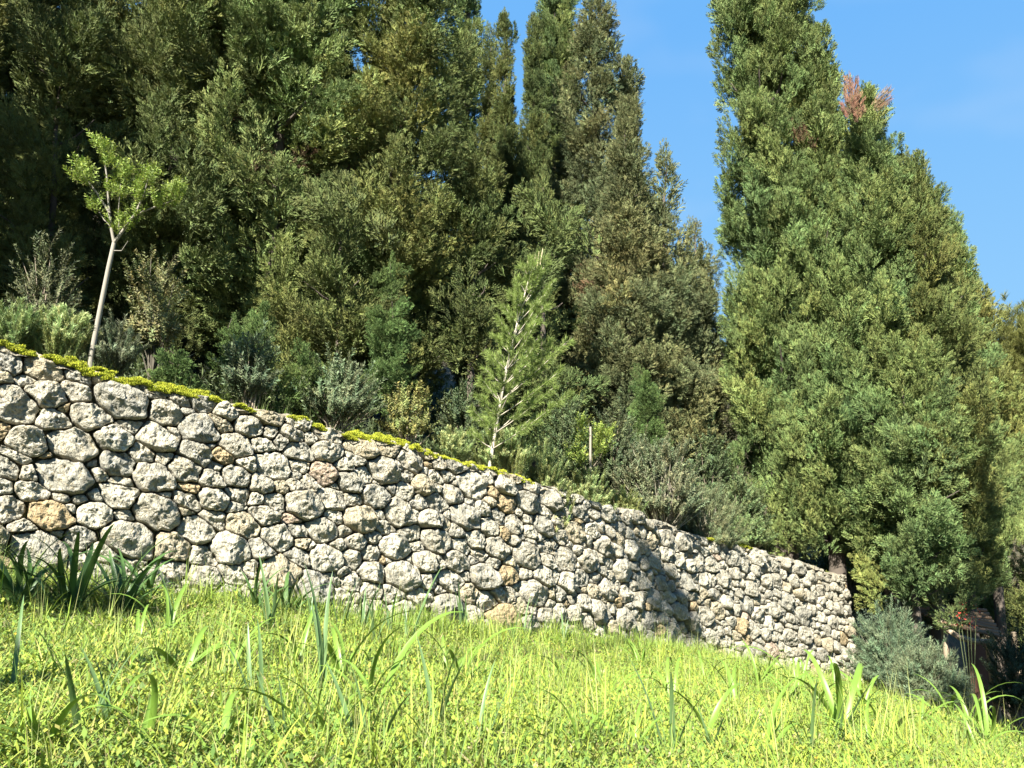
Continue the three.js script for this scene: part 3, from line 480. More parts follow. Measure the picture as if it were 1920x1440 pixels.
shrub('evergreen_shrub', 'sunlit bush seen between the trunks at the wall end', gs, [1590, 1020, 80, 60, 23], 'small', [0.17, 0.22, 0.07]);
shrub('evergreen_shrub', 'grey-green bush beside the end of the wall', gs, [1672, 1210, 78, 66, 14.6], 'narrow', [0.125, 0.175, 0.10], { size: 0.3, dens: 420 });
shrub('evergreen_shrub', 'lower grey-green bush in front of the wooden shelter', gs, [1738, 1258, 74, 52, 13.4], 'narrow', [0.14, 0.18, 0.10], { size: 0.3, dens: 420 });
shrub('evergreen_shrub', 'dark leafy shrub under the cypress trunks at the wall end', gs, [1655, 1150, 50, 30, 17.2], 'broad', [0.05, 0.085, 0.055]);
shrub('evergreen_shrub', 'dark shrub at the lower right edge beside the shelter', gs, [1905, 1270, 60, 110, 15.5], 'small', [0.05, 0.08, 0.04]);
shrub('evergreen_shrub', 'bushy olive-green growth low at the left beneath the cypresses', gs, [90, 500, 62, 62, 10.5], 'small', [0.10, 0.115, 0.05], { dens: 220 });
shrub('evergreen_shrub', 'yellowish arching shrub right of the leaning sapling', gs, [292, 530, 62, 82, 9.6], 'broad', [0.16, 0.165, 0.065], { dens: 150, stemEvery: 12, size: 0.2, stem: [0.08, 0.07, 0.05] });
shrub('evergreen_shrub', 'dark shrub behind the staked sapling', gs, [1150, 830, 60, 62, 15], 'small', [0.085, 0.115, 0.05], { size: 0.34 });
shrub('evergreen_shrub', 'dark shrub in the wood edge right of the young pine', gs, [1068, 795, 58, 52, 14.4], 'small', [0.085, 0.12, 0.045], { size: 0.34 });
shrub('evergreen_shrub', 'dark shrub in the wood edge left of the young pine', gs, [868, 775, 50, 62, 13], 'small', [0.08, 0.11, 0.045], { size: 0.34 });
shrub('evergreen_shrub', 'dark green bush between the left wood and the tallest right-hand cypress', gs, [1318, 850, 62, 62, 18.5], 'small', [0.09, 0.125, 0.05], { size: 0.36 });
shrub('evergreen_shrub', 'green bush leaning against the tallest right-hand cypress', gs, [1392, 930, 50, 46, 18], 'small', [0.115, 0.155, 0.06], { size: 0.34 });
{ // small self-sown cypresses between the shrubs
  let s = 900; for (const [px, top, hw, d, label] of [[442, 585, 34, 10, 'young cypress seedling left of the grey-green shrub'], [492, 575, 30, 10.3, 'young cypress seedling standing above the grey-green shrub'], [572, 640, 36, 10.1, 'young cypress seedling between the two grey-green shrubs'], [330, 650, 30, 9.3, 'lowest young cypress seedling near the mossy wall top'], [735, 470, 46, 12.6, 'young cypress left of the young pine, in the dark wood edge'], [1210, 690, 42, 15.8, 'young cypress above the pale twiggy shrub']]) conifer('cypress_seedling', label, 'young cypresses at the wood edge', { px, top, hw, d, kind: 'feather', tint: [0.09, 0.14, 0.035], seed: s += 13, low: top + 300, len: 0.36, dens: 1, limbs: 4, shoulder: 0.9, trunk: 0.02 }); }

// yellow-green pine at the right edge
const needleTuft = (seed, n, w, fan) => { const r = rng(seed), gb = new GB(); for (let k = 0; k < n; k++) { const q = r() * 0.6, a = r() * 6.28, d = V(Math.cos(a) * fan, 1, Math.sin(a) * fan).add(rdir(r).multiplyScalar(0.3)).normalize(); gb.diamond(V(0, q, 0), d, perp(d, r), 0.42 + r() * 0.2, w, jit(r, [1, 1, 1], 0.4), 0.3); } return gb.geo(); };
const TUFT = [1, 2, 3].map((k) => needleTuft(500 + k, 48, 0.034, 0.8));
{
  const c = at(1915, 760, 27), gy = groundY(c.x, c.z), T = thing('pine_tree', V(c.x, gy, c.z), 'yellow-green pine with a rounded crown at the right picture edge', 'tree'), r = rng(77), lists = TUFT.map(() => []), col = new THREE.Color(), cy = c.y - gy;
  for (let k = 0; k < 5200; k++) { const v = rdir(r), l = 0.8 + 0.35 * n3(v.x * 2.2, v.y * 2.2, v.z * 2.2), f = (0.62 + 0.4 * r()) * l, p = V(v.x * 1.75 * f, cy + v.y * 3.3 * f, v.z * 1.75 * f), y = 0.8 + 0.4 * r(); col.setRGB(0.145 * y, 0.155 * y, 0.034 * y); lists[k % 3].push({ m: mat4(p, V(v.x, v.y * 0.6 + 0.6, v.z), r() * 6, 0.3 + r() * 0.15), c: col.clone() }); }
  lists.forEach((l, i) => copies('foliage', TUFT[i], softLeaf, l, T));
  const gb = new GB(); gb.tube([V(0, -0.2, 0), V(0.1, cy * 0.5, 0), V(0, cy + 2, 0)], [0.2, 0.14, 0.05], 9, [0.2, 0.15, 0.1]); part('trunk', gb.geo(true), barkMat, T);
}
// young pine leaning right behind the wall
{
  const b = at(915, 838, 11.3), t = at(1000, 492, 11.5), gy = groundY(b.x, b.z), B = V(b.x, gy - 0.03, b.z), T = thing('young_pine', B, 'slender young pine with a pale leaning trunk behind the wall', 'tree'), r = rng(88), ax = t.clone().sub(B), lists = TUFT.map(() => []), col = new THREE.Color();
  const gb = new GB(), pts = [], rad = []; for (let k = 0; k <= 10; k++) { const f = k / 10; pts.push(ax.clone().multiplyScalar(f).add(V(-0.06 * Math.sin(f * 3.14), 0, 0))); rad.push(lerp(0.028, 0.006, f)); } gb.tube(pts, rad, 8, [0.40, 0.36, 0.29]); part('trunk', gb.geo(true), barkMat, T);
  const lg = new GB(), along = (f) => ax.clone().multiplyScalar(f).add(V(-0.06 * Math.sin(f * 3.14), 0, 0));
  const tuft = (p, dir, s) => { const y = 0.8 + 0.4 * r(); col.setRGB(0.185 * y, 0.25 * y, 0.055 * y); lists[Math.floor(r() * 3)].push({ m: mat4(p, dir, r() * 6, s), c: col.clone() }); };
  for (let w = 0; w < 12; w++) { const f = 0.14 + 0.072 * w, n = 5 + (w % 2); for (let k = 0; k < n; k++) {
    const a = k / n * 6.28 + w * 1.1 + r() * 0.5, right = 0.5 + 0.5 * Math.cos(a), L = (0.36 + 0.86 * right * right) * Math.pow(1 - f, 0.6) * (0.75 + 0.4 * r()) * 1.08 + 0.08, o = along(f), rise = 0.28 + f * 0.9 + r() * 0.25, d = V(Math.cos(a), rise, Math.sin(a)).normalize(), ps = [], rs = [];
    for (let j = 0; j <= 4; j++) { const q = j / 4; ps.push(o.clone().addScaledVector(d, L * q).add(V(0, 0.12 * L * q * q, 0))); rs.push(lerp(0.008, 0.003, q)); } lg.tube(ps, rs, 4, [0.36, 0.32, 0.25]);
    const m = Math.max(3, Math.round(L * 24)); for (let j = 0; j < m; j++) { const q = 0.3 + 0.7 * (j + r()) / m, p = o.clone().addScaledVector(d, L * q).add(V(0, 0.12 * L * q * q, 0)), sd = d.clone().add(rdir(r).multiplyScalar(0.55)).normalize(); tuft(p, sd, 0.12 + r() * 0.06); } } }
  for (let k = 0; k < 40; k++) { const f = 0.72 + 0.28 * r(); tuft(along(f), V(r() - 0.5, 1.6, r() - 0.5), 0.13 + r() * 0.05); }
  for (let k = 0; k < 6; k++) { const p = along(0.95 + k * 0.008).add(V((k - 2) * 0.035, 0, 0)); lg.tube([p, p.clone().add(V((k - 2) * 0.012, 0.13 + 0.02 * k, 0))], [0.008, 0.005], 5, [0.42, 0.36, 0.22]); }
  lists.forEach((l, i) => copies('needles', TUFT[i], softLeaf, l, T)); part('branches', lg.geo(true), barkMat, T, 'stuff');
}
// leafy sapling with a pale leaning trunk at the left
function sapling(name, label, d, trunkPx, branches, clusters, tint, tr, trunkCol, size) {
  const r = rng(Math.floor(trunkPx[0][0] * 3 + 1)), p0 = at(...trunkPx[0], d), B = V(p0.x, groundY(p0.x, p0.z) - 0.05, p0.z), T = thing(name, B, label, 'tree');
  const loc = (px, py, dd = 0) => at(px, py, d + dd).sub(B), gb = new GB(), tp = [V(0, 0, 0), ...trunkPx.map(([x, y]) => loc(x, y))].filter((v, i) => i === 0 || v.y > 0.03); gb.tube(tp, tp.map((_, i) => lerp(tr, tr * 0.72, i / (tp.length - 1))), 10, trunkCol); part('trunk', gb.geo(true), barkMat, T);
  const bg = new GB(); for (const [pts, w] of branches) { const dd = (r() - 0.5) * 0.5; const ps = pts.map(([x, y], i) => loc(x, y, dd * i / pts.length)); bg.tube(ps, ps.map((_, i) => lerp(w, w * 0.35, i / (ps.length - 1))), 6, trunkCol.map((c) => c * 0.85)); } part('branches', bg.geo(true), barkMat, T, 'stuff');
  const lists = TWIG.broad.map(() => []), col = new THREE.Color(); for (const [x, y, rad, n] of clusters) for (let k = 0; k < n; k++) { const p = loc(x, y, (r() - 0.5) * 0.35).add(rdir(r).multiplyScalar(rad / F * d * Math.sqrt(r()))), yv = 0.75 + 0.5 * r(); col.setRGB(tint[0] * yv, tint[1] * yv, tint[2] * yv); lists[k % 3].push({ m: mat4(p, V(r() - 0.5, 0.6, r() - 0.5), r() * 6, size * (0.7 + 0.6 * r())), c: col.clone() }); }
  lists.forEach((l, i) => l.length && copies('leaves', TWIG.broad[i], softLeaf, l, T)); return T;
}
sapling('leafy_sapling', 'lime-leaved sapling with a pale leaning trunk on the wall top', 8.5, [[171, 668], [190, 570], [204, 500], [214, 455]],
  [[[[214, 455], [207, 420], [204, 385], [200, 330], [193, 275]], 0.017], [[[206, 400], [182, 362], [158, 330], [150, 310]], 0.012], [[[214, 455], [236, 425], [254, 400], [270, 365], [278, 335]], 0.018], [[[254, 403], [290, 388], [320, 378], [342, 368]], 0.011], [[[225, 440], [222, 400], [226, 345]], 0.009], [[[212, 470], [228, 470], [240, 452]], 0.006], [[[208, 425], [195, 412], [186, 398]], 0.006]],
  [[158, 338, 18, 16], [150, 315, 10, 6], [192, 285, 14, 14], [202, 308, 12, 10], [228, 330, 16, 20], [222, 362, 20, 26], [280, 343, 18, 16], [262, 372, 16, 14], [320, 372, 20, 24], [296, 385, 12, 9], [228, 425, 18, 18], [250, 400, 12, 7], [182, 390, 14, 10], [335, 366, 10, 8]].map(([x, y, r, n]) => [x, y, r, n * 2]), LIME, 0.029, [0.23, 0.21, 0.17], 0.15);
{ const s = sapling('staked_sapling', 'small lime-leaved sapling tied to a stake above the wall', 12.6, [[1100, 925], [1098, 880], [1096, 840]],
  [[[[1098, 880], [1086, 850], [1092, 800], [1090, 785]], 0.008], [[[1100, 890], [1124, 860], [1140, 825]], 0.008], [[[1100, 900], [1078, 875], [1066, 850]], 0.006]],
  [[1091, 800, 12, 10], [1088, 830, 14, 12], [1134, 822, 18, 22], [1120, 850, 18, 16], [1074, 858, 14, 12], [1090, 868, 16, 12]].map(([x, y, r, n]) => [x, y, r, n * 2]), [0.26, 0.33, 0.06], 0.012, [0.2, 0.17, 0.12], 0.19);
  const gb = new GB(), p = at(1106, 925, 12.55).sub(s.position), q = at(1107, 800, 12.55).sub(s.position); p.y = -0.02; gb.tube([p, q], [0.02, 0.018], 7, [0.24, 0.21, 0.17]); part('stake', gb.geo(true), barkMat, s); }
console.log('shrubs');

// ───────────────────────── wooden shelter in the shade at the right ─────────────────────────
{
  const o = at(1815, 1340, 16.4), gy = groundY(o.x, o.z), T = thing('wooden_shelter', V(o.x, gy, o.z), 'dark wooden shelter with a log roof in the shade at the right', 'shelter'), r = rng(66), L = (px, py, d = 16.4) => at(px, py, d).sub(T.position), wood = [0.16, 0.10, 0.06], pale = [0.24, 0.19, 0.13];
  const post = (px, py, d, w) => { const g = new GB(), a = L(px, py, d), b = a.clone(); b.y = groundY(a.x + o.x, a.z + o.z) - gy - 0.1; b.x += 0.12; g.tube([b, a.clone().lerp(b, 0.5), a], [w, w * 0.95, w * 0.9], 8, pale); part('post', g.geo(true), barkMat, T); };
  post(1852, 1200, 16.2, 0.07); post(1768, 1168, 16.9, 0.07); post(1900, 1185, 18.2, 0.07); post(1820, 1150, 19, 0.07);
  const gb = new GB(); gb.tube([L(1762, 1165, 16.8), L(1778, 1182, 16.6), L(1800, 1196, 16.3), L(1830, 1203, 16.2), L(1862, 1203, 16.1)], [0.055, 0.055, 0.055, 0.055, 0.05], 8, pale); tag(part('beam', gb.geo(true), barkMat, T), 'crooked pale log along the roof edge');
  for (let k = 0; k < 8; k++) { const g = new GB(), f = k / 7, a = L(lerp(1768, 1705, f), lerp(1174, 1148, f), lerp(16.5, 18.6, f)), b = L(lerp(1880, 1850, f), lerp(1200, 1150, f), lerp(16.3, 18.8, f)); const w = 0.035 + r() * 0.015; a.y += 0.07 + r() * 0.03; b.y += 0.07; g.tube([a, a.clone().lerp(b, 0.5).add(V(0, (r() - 0.5) * 0.06, 0)), b], [w, w, w * 0.9], 7, jit(r, wood, 0.4)); part('roof_log', g.geo(true), barkMat, T); }
  for (let k = 0; k < 6; k++) { const a = L(lerp(1818, 1850, k / 5), 1206, lerp(16.5, 16.9, k / 5)), h = a.y + 0.25, g = new THREE.BoxGeometry(0.068, h, 0.03); g.translate(a.x, a.y - h / 2, a.z); const c = jit(r, [0.11, 0.055, 0.035], 0.3); g.setAttribute('color', new THREE.Float32BufferAttribute(Array.from({ length: g.attributes.position.count }, () => c).flat(), 3)); part('wall_plank', g, barkMat, T); }
}
{ // red flowers beside the shelter
  const p = at(1812, 1160, 15.6), T = thing('flowering_plant', G(p.x, p.z, -0.02), 'thin plant with small red flowers above the wooden shelter', 'plant'), r = rng(3), h = p.y - T.position.y, gb = new GB(); for (let k = 0; k < 5; k++) gb.tube([V(0, 0, 0), V(0.05 * k - 0.1, h * 0.6, 0), V(0.09 * k - 0.2, h * (0.93 + 0.05 * k), 0.1 * r())], [0.012, 0.009, 0.005], 5, [0.1, 0.12, 0.05]); part('stems', gb.geo(true), barkMat, T, 'stuff');
  const fb = new GB(); for (let k = 0; k < 60; k++) { const d = rdir(r), q = V(0, h, 0).add(V((r() - 0.5) * 0.45, (r() - 0.35) * 0.5, (r() - 0.5) * 0.2)); fb.diamond(q, d, perp(d, r), 0.05, 0.03, jit(r, [0.42, 0.06, 0.03], 0.6)); } part('flowers', fb.geo(), softLeaf, T, 'stuff');
}

// ───────────────────────── trees outside the frame whose shadows fall into it ─────────────────────────
{
  const P = at(1252, 1128, 13.6), Cc = P.clone().addScaledVector(SUN, 16 / Math.cos(SUN_EL)), b = V(-4.4, 0, 1.3); b.y = groundY(b.x, b.z) - 0.1;
  const T = thing('stone_pine', b, 'tall thin pine behind the viewer, its small crown shading the wall', 'tree'), r = rng(91), c = Cc.clone().sub(b), gb = new GB(); gb.tube([V(0, 0, 0), c.clone().multiplyScalar(0.35).add(V(-0.1, 0, 0.1)), c.clone().multiplyScalar(0.7).add(V(0.1, 0, 0)), c], [0.12, 0.09, 0.06, 0.04], 8, C.bark); part('trunk', gb.geo(true), barkMat, T);
  const lists = KIND.knob.map(() => []); for (let k = 0; k < 55; k++) { const v = rdir(r), f = Math.cbrt(r()) * (0.8 + 0.35 * n3(v.x * 2, v.y * 2, v.z * 2)); lists[k % 4].push({ m: mat4(c.clone().add(V(v.x * 0.2 * f, v.y * 0.34 * f - 0.3, v.z * 0.2 * f)), V(v.x, v.y + 0.6, v.z), r() * 6, 0.34), c: new THREE.Color().setRGB(0.08, 0.13, 0.04) }); } lists.forEach((l, i) => copies('foliage', KIND.knob[i], cypMat, l, T));
  const q = at(110, 1165, 6.3).addScaledVector(SUN, 4.4 / Math.cos(SUN_EL)), bb = V(q.x - 0.3, 0, q.z + 0.2); bb.y = groundY(bb.x, bb.z) - 0.1;
  const U = thing('small_olive_tree', bb, 'small grey-leaved tree outside the left edge shading the wall foot', 'tree'), cc = q.clone().sub(bb), g2 = new GB(); g2.tube([V(0, 0, 0), cc.clone().multiplyScalar(0.5).add(V(0.1, 0, 0)), cc], [0.08, 0.06, 0.02], 8, C.bark); part('trunk', g2.geo(true), barkMat, U);
  const l2 = TWIG.small.map(() => []); for (let k = 0; k < 300; k++) { const v = rdir(r), f = Math.cbrt(r()) * (0.85 + 0.3 * n3(v.x * 2, v.y * 2, v.z * 2)); l2[k % 3].push({ m: mat4(cc.clone().add(V(v.x * 0.75 * f, v.y * 0.28 * f, v.z * 0.45 * f)), V(v.x, v.y + 0.4, v.z), r() * 6, 0.3), c: new THREE.Color().setRGB(0.11, 0.14, 0.07) }); } l2.forEach((l, i) => copies('foliage', TWIG.small[i], softLeaf, l, U));
}

// ───────────────────────── meadow ─────────────────────────
const front = (x, z) => { const q = nearWall(x, z); return q.u > UEND ? q.sd > -0.6 - (q.u - UEND) * 0.3 : q.sd > 0.24; };
{
  // turf of small herbs and short grass
  const lime = [[0.20, 0.272, 0.029], [0.165, 0.25, 0.029], [0.25, 0.295, 0.036], [0.10, 0.178, 0.027], [0.275, 0.26, 0.07]];
  const turf = (seed) => { const r = rng(seed), gb = new GB();
    for (let k = 0; k < 190; k++) { const a = r() * 6.28, q = Math.sqrt(r()) * 0.2, d = V(Math.cos(r() * 6.28), 0.15 + r() * 0.7, Math.sin(r() * 6.28)).normalize(), c = jit(r, lime[Math.floor(r() * 4.2)], 0.35); gb.diamond(V(Math.cos(a) * q, 0.004 + r() * 0.065, Math.sin(a) * q), d, V(0, 0, 0).crossVectors(d, UPV).normalize(), 0.009 + r() * 0.016, 0.006 + r() * 0.009, c, 0.5); }
    for (let k = 0; k < 62; k++) { const a = r() * 6.28, q = Math.sqrt(r()) * 0.2, an = r() * 6.28, d = V(Math.cos(an) * 0.5, 1, Math.sin(an) * 0.5); gb.blade(V(Math.cos(a) * q, -0.01, Math.sin(a) * q), d, V(-Math.sin(an + r()), 0, Math.cos(an + r())), V(Math.cos(an), -0.4, Math.sin(an)), 0.05 + r() * 0.12, 0.004 + r() * 0.005, 3, jit(r, lime[Math.floor(r() * 5)], 0.3), 0.9); }
    for (let k = 0; k < 22; k++) { const a = r() * 6.28, q = Math.sqrt(r()) * 0.2, d = rdir(r); d.y *= 0.3; d.normalize(); gb.diamond(V(Math.cos(a) * q, 0.01 + r() * 0.015, Math.sin(a) * q), d, V(0, 0, 0).crossVectors(d, UPV).normalize(), 0.02 + r() * 0.05, 0.006 + r() * 0.01, jit(r, [0.38, 0.31, 0.17], 0.5), 0.5); }
    return gb.geo(); };
  const long = (seed, tall) => { const r = rng(seed), gb = new GB();
    for (let k = 0; k < 11; k++) { const a = r() * 6.28, q = r() * 0.06, an = r() * 6.28, d = V(Math.cos(an) * 0.28, 1, Math.sin(an) * 0.28); gb.blade(V(Math.cos(a) * q, -0.02, Math.sin(a) * q), d, V(-Math.sin(an), 0, Math.cos(an)), V(Math.cos(an), -0.5, Math.sin(an)), tall * (0.5 + r() * 0.6), 0.005 + r() * 0.007, 5, jit(r, lime[Math.floor(r() * 4)], 0.3), 0.7 * r() + 0.2); }
    for (let k = 0; k < 3; k++) { const an = r() * 6.28, d = V(Math.cos(an) * 0.15, 1, Math.sin(an) * 0.15); gb.blade(V(0, 0, 0), d, V(-Math.sin(an), 0, Math.cos(an)), V(Math.cos(an), 0, Math.sin(an)), tall * (1 + 0.35 * r()), 0.003, 4, jit(r, [0.33, 0.35, 0.12], 0.3), 0.2); }
    return gb.geo(); };
  const r = rng(55), T = [1, 2, 3, 4, 5].map((k) => turf(600 + k)), Lg = [1, 2, 3, 4].map((k) => long(620 + k, 0.17 + 0.05 * k)), lt = T.map(() => []), ll = Lg.map(() => []), col = new THREE.Color();
  const scatter = (n, fn) => { for (let k = 0; k < n; k++) { const z = -1.6 - 18.5 * Math.pow(r(), 1.25), hw = 1.5 + -z * 0.72, x = (r() * 2 - 1) * hw; if (x < -7 || x > 11 || !front(x, z)) continue; fn(x, z); } };
  scatter(15500, (x, z) => { const pn = fbm2(x * 0.7 + 3, z * 0.7, 3); if (pn < -0.12 && r() < 0.62) return; const y = 0.9 + r() * 0.3 + pn * 0.25; col.setRGB(y * (1 + pn * 0.15), y, y); const s = 0.8 + r() * 0.7; lt[Math.floor(r() * 5)].push({ m: mat4(G(x, z), V((r() - 0.5) * 0.3, 1, (r() - 0.5) * 0.3), r() * 6.28, s, s * (0.8 + r() * 0.7), s), c: col.clone() }); });
  scatter(2800, (x, z) => { const pn = fbm2(x * 0.5 + 13, z * 0.5, 3), q = nearWall(x, z); if (pn < 0.0 && r() < 0.55 && q.sd > 1.1) return; const y = 0.8 + r() * 0.45, s = 0.65 + r() * 0.6; col.setRGB(y, y, y); ll[Math.floor(r() * 4)].push({ m: mat4(G(x, z), V((r() - 0.5) * 0.3, 1, (r() - 0.5) * 0.3), r() * 6.28, s), c: col.clone() }); });
  // taller grass at the foot of the wall
  for (let k = 0; k < 900; k++) { const u = 2 + r() * (UEND - 2), w = wallAt(u), o = 0.3 + Math.pow(r(), 1.5) * 0.9, x = w.p.x + w.n.x * o, z = w.p.z + w.n.z * o, y = 0.75 + r() * 0.5, s = 0.7 + r() * 0.6; if (n2(u * 0.9, 31) < -0.25 && r() < 0.7) continue; col.setRGB(y * 0.9, y, y); ll[Math.floor(r() * 4)].push({ m: mat4(G(x, z), V((r() - 0.5) * 0.3, 1, (r() - 0.5) * 0.3), r() * 6.28, s), c: col.clone() }); }
  const M = new THREE.Group(); M.name = 'meadow_turf'; scene.add(M); tag(M, 'bright yellow-green turf of small herbs and short grass in front of the wall', 'grass', null, 'stuff'); lt.forEach((l, i) => copies('turf', T[i], grassMat, l, M));
  const M2 = new THREE.Group(); M2.name = 'long_grass'; scene.add(M2); tag(M2, 'thin long grass blades and stalks standing in the meadow', 'grass', null, 'stuff'); ll.forEach((l, i) => copies('blades', Lg[i], grassMat, l, M2));
  // yellow flowers
  const fg = new GB(), rf = rng(9); for (let k = 0; k < 10; k++) { const a = k / 5 * 6.28, d = V(Math.cos(a), 0.6, Math.sin(a)).normalize(); fg.diamond(V(0, 0, 0), d, V(-Math.sin(a), 0, Math.cos(a)), 0.011, 0.008, jit(rf, [0.6, 0.42, 0.03], 0.3), 0.6); } fg.blade(V(0, -0.07, 0), V(0, 1, 0), V(1, 0, 0), V(0.1, 0, 0), 0.07, 0.002, 1, [0.25, 0.3, 0.06]);
  const lf = []; scatter(1500, (x, z) => { if (n2(x * 0.6, z * 0.6 + 40) < -0.1) return; lf.push({ m: mat4(G(x, z, 0.06 + r() * 0.06), V(r() - 0.5, 1.5, r() - 0.5), r() * 6, 0.8 + r() * 0.6) }); });
  tag(copies('wild_flowers', fg.geo(), grassMat, lf, scene), 'tiny yellow wild flowers scattered through the meadow turf', 'flowers', null, 'stuff');
  // grasses on the terrace behind the wall
  const lb = Lg.map(() => []); for (let k = 0; k < 1500; k++) { const u = 2.5 + r() * (UEND - 2), w = wallAt(Math.min(u, UEND)), o = -0.62 - Math.pow(r(), 1.6) * 2.2, x = w.p.x + w.n.x * o, z = w.p.z + w.n.z * o, y = 0.5 + r() * 0.35; col.setRGB(y * 0.85, y, y); lb[Math.floor(r() * 4)].push({ m: mat4(G(x, z), V((r() - 0.5) * 0.4, 1, (r() - 0.5) * 0.4), r() * 6.28, 0.4 + r() * 0.5), c: col.clone() }); }
  const ug = TWIG.small.map(() => []); for (let k = 0; k < 9000; k++) { const u = -2 + r() * (UEND + 10), w = wallAt(clamp(u, 0.1, UEND)), ex = Math.max(0, u - UEND), o = -1.6 - Math.pow(r(), 1.2) * 16, x = w.p.x + w.n.x * o + w.t.x * ex, z = w.p.z + w.n.z * o + w.t.z * ex, y = 0.6 + r() * 0.6; if (n2(x * 0.5, z * 0.5 + 9) < -0.45) continue; col.setRGB(0.085 * y, 0.115 * y, 0.038 * y); ug[k % 3].push({ m: mat4(G(x, z, -0.03), V((r() - 0.5) * 1.4, 1, (r() - 0.5) * 1.4), r() * 6, 0.3 + r() * 0.45), c: col.clone() }); }
  const M4 = new THREE.Group(); M4.name = 'undergrowth'; scene.add(M4); tag(M4, 'low dark leafy undergrowth on the hillside beneath the cypresses', 'undergrowth', null, 'stuff'); ug.forEach((l, i) => copies('twigs', TWIG.small[i], softLeaf, l, M4));
  const M3 = new THREE.Group(); M3.name = 'terrace_grass'; scene.add(M3); tag(M3, 'rough green grass on the terrace behind the wall top', 'grass', null, 'stuff'); lb.forEach((l, i) => copies('blades', Lg[i], grassMat, l, M3));
}
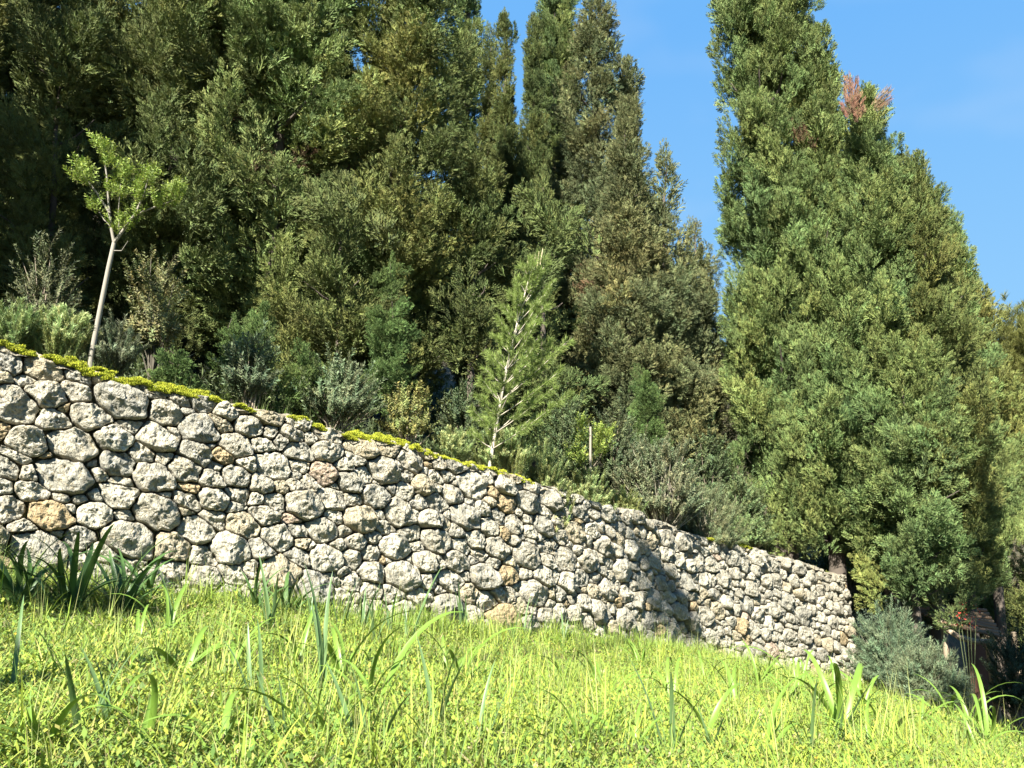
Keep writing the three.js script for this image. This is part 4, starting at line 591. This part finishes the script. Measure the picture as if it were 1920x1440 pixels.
// strap-leaved plants: every leaf its own mesh
{
  const leafGeo = (len, w, droop, fold, c, seed) => { const r = rng(seed), P = [], K = [], I = [], segs = 11; let q = V(0, 0, 0), t = V(0.18, 1, 0).normalize();
    for (let k = 0; k <= segs; k++) { const f = k / segs, ww = w * Math.min(1, 0.7 + f) * Math.pow(Math.max(0, 1 - Math.pow(f, 2.2)), 0.7) + 0.0006, nrm = V(-t.y, t.x, 0); for (const s of [-1, 0, 1]) { const v = q.clone().add(V(0, 0, s * ww / 2)).addScaledVector(nrm, Math.abs(s) * ww * fold); P.push(v.x, v.y, v.z); const m = 0.92 + 0.16 * n2(f * 3 + seed, s); K.push(c[0] * m, c[1] * m, c[2] * m); } const b = droop / segs * (0.35 + 1.5 * f); t = V(t.x * Math.cos(b) + t.y * Math.sin(b), t.y * Math.cos(b) - t.x * Math.sin(b), 0); q = q.clone().addScaledVector(t, len / segs); }
    for (let k = 0; k < segs; k++) for (let s = 0; s < 2; s++) { const a = k * 3 + s; I.push(a, a + 3, a + 1, a + 1, a + 3, a + 4); }
    const g = new THREE.BufferGeometry(); g.setAttribute('position', new THREE.Float32BufferAttribute(P, 3)); g.setAttribute('color', new THREE.Float32BufferAttribute(K, 3)); g.setIndex(I); g.computeVertexNormals(); return g; };
  const arch = [], iris = [], dark = [];
  for (let k = 0; k < 6; k++) { arch.push(leafGeo(0.55 + 0.06 * k, 0.030 + 0.006 * (k % 3), 1.5 + 0.25 * (k % 4), 0.18, [0.145, 0.24, 0.036], 700 + k)); iris.push(leafGeo(0.5 + 0.05 * k, 0.026 + 0.004 * (k % 3), 0.25 + 0.12 * (k % 4), 0.14, [0.115, 0.19, 0.07], 720 + k)); dark.push(leafGeo(0.6 + 0.05 * k, 0.042 + 0.005 * (k % 3), 1.0 + 0.3 * (k % 4), 0.16, [0.07, 0.135, 0.036], 740 + k)); }
  const r = rng(44);
  const plant = (x, z, set, n, lean, label, group, s = 1) => { const T = thing('strap_leaved_plant', G(x, z, -0.02), label, 'plant', group); for (let k = 0; k < n; k++) { const m = part('leaf', set[Math.floor(r() * 6)], strapMat, T); m.rotation.set((r() - 0.5) * lean, r() * 6.28, (r() - 0.5) * lean, 'YXZ'); m.position.set((r() - 0.5) * 0.06, 0, (r() - 0.5) * 0.06); m.scale.setScalar(s * (0.7 + r() * 0.5)); } return T; };
  const onGround = (px, py) => { let lo = 1.5, hi = 22; for (let d = 2; d < 20; d += 0.05) { const p = at(px, py, d); if (p.y <= groundY(p.x, p.z)) return p; } return at(px, py, 6); };
  const DG = 'dark arching plants at the wall foot', IG = 'upright blue-green leaf clumps', AG = 'arching leaf clumps in the meadow';
  for (const [px, py, n, s, label] of [[40, 1150, 12, 1, 'dark arching leaf clump at the left edge by the wall foot'], [130, 1160, 14, 1.05, 'dark arching leaf clump by the wall foot, second from the left edge'], [225, 1165, 14, 1, 'dark leaf clump at the wall foot in the left shadow'], [275, 1150, 9, 1, 'broad dark upright leaves against the pale wall stones'], [480, 1165, 9, 0.8, 'dark leaf clump at the wall foot left of the upright clumps'], [540, 1165, 8, 0.8, 'dark leaf clump at the wall foot among upright blades']]) { const p = onGround(px, py); plant(p.x, p.z, dark, n + 4, 0.6, label, DG, s * 0.98); }
  const ORD = ['leftmost', 'second', 'third', 'fourth', 'fifth', 'sixth', 'seventh', 'eighth', 'ninth', 'tenth', 'eleventh', 'twelfth', 'thirteenth', 'fourteenth', 'fifteenth', 'sixteenth', 'seventeenth', 'eighteenth', 'nineteenth', 'twentieth'];
  const many = (pts, set, n, lean, kind, group, s) => { pts.sort((a, b) => a[0] - b[0]); for (const [i, [px, py]] of pts.entries()) { const label = i ? `${ORD[i]} from the left of the ${kind}` : `leftmost of the ${kind}`; const p = onGround(px, py); plant(p.x, p.z, set, n + Math.floor(r() * 3), lean, label, group, s * (0.8 + r() * 0.35)); } };
  many([[330, 1190], [505, 1200], [590, 1190], [640, 1200], [700, 1225], [730, 1205], [765, 1215], [870, 1200], [960, 1210], [985, 1205], [1060, 1210], [680, 1205], [1290, 1235]], iris, 4, 0.22, 'upright blue-green blade clumps near the wall foot', IG, 0.85);
  many([[30, 1330], [150, 1420], [205, 1400], [520, 1440], [690, 1430], [605, 1330], [900, 1440], [825, 1400], [1340, 1440], [1520, 1440], [1560, 1420], [1250, 1440], [480, 1340]], iris, 2, 0.4, 'sparse upright blade clumps in the near meadow', IG, 0.8);
  many([[250, 1230], [300, 1215], [435, 1290], [455, 1270], [640, 1300], [850, 1290], [870, 1300], [1060, 1290], [1120, 1300], [1200, 1260], [1330, 1290], [560, 1260], [750, 1280], [960, 1270], [1150, 1330], [1260, 1330], [340, 1300], [1380, 1340], [700, 1350]], arch, 4, 0.5, 'bright arching leaf clumps in the middle meadow', AG, 0.8);
  many([[1440, 1280], [1500, 1300], [1560, 1310], [1610, 1290], [1640, 1310], [1680, 1330], [1560, 1270], [1620, 1340], [1720, 1370], [1780, 1370], [1850, 1410], [1900, 1400], [1480, 1330], [1420, 1300], [1580, 1390], [1660, 1400], [1750, 1330], [1530, 1350], [1820, 1380]], arch, 6, 0.5, 'arching leaf clumps on the falling right meadow', AG, 0.85);
  many([[1440, 1440], [1330, 1420], [440, 1440], [1080, 1440], [90, 1440], [1830, 1440], [260, 1430], [620, 1435], [1180, 1430], [1640, 1440]], arch, 3, 0.6, 'arching leaf clumps along the bottom picture edge', AG, 0.75);
  // a broad-leaved seedling here and there
}
console.log('meadow');
renderer.render(scene, camera);
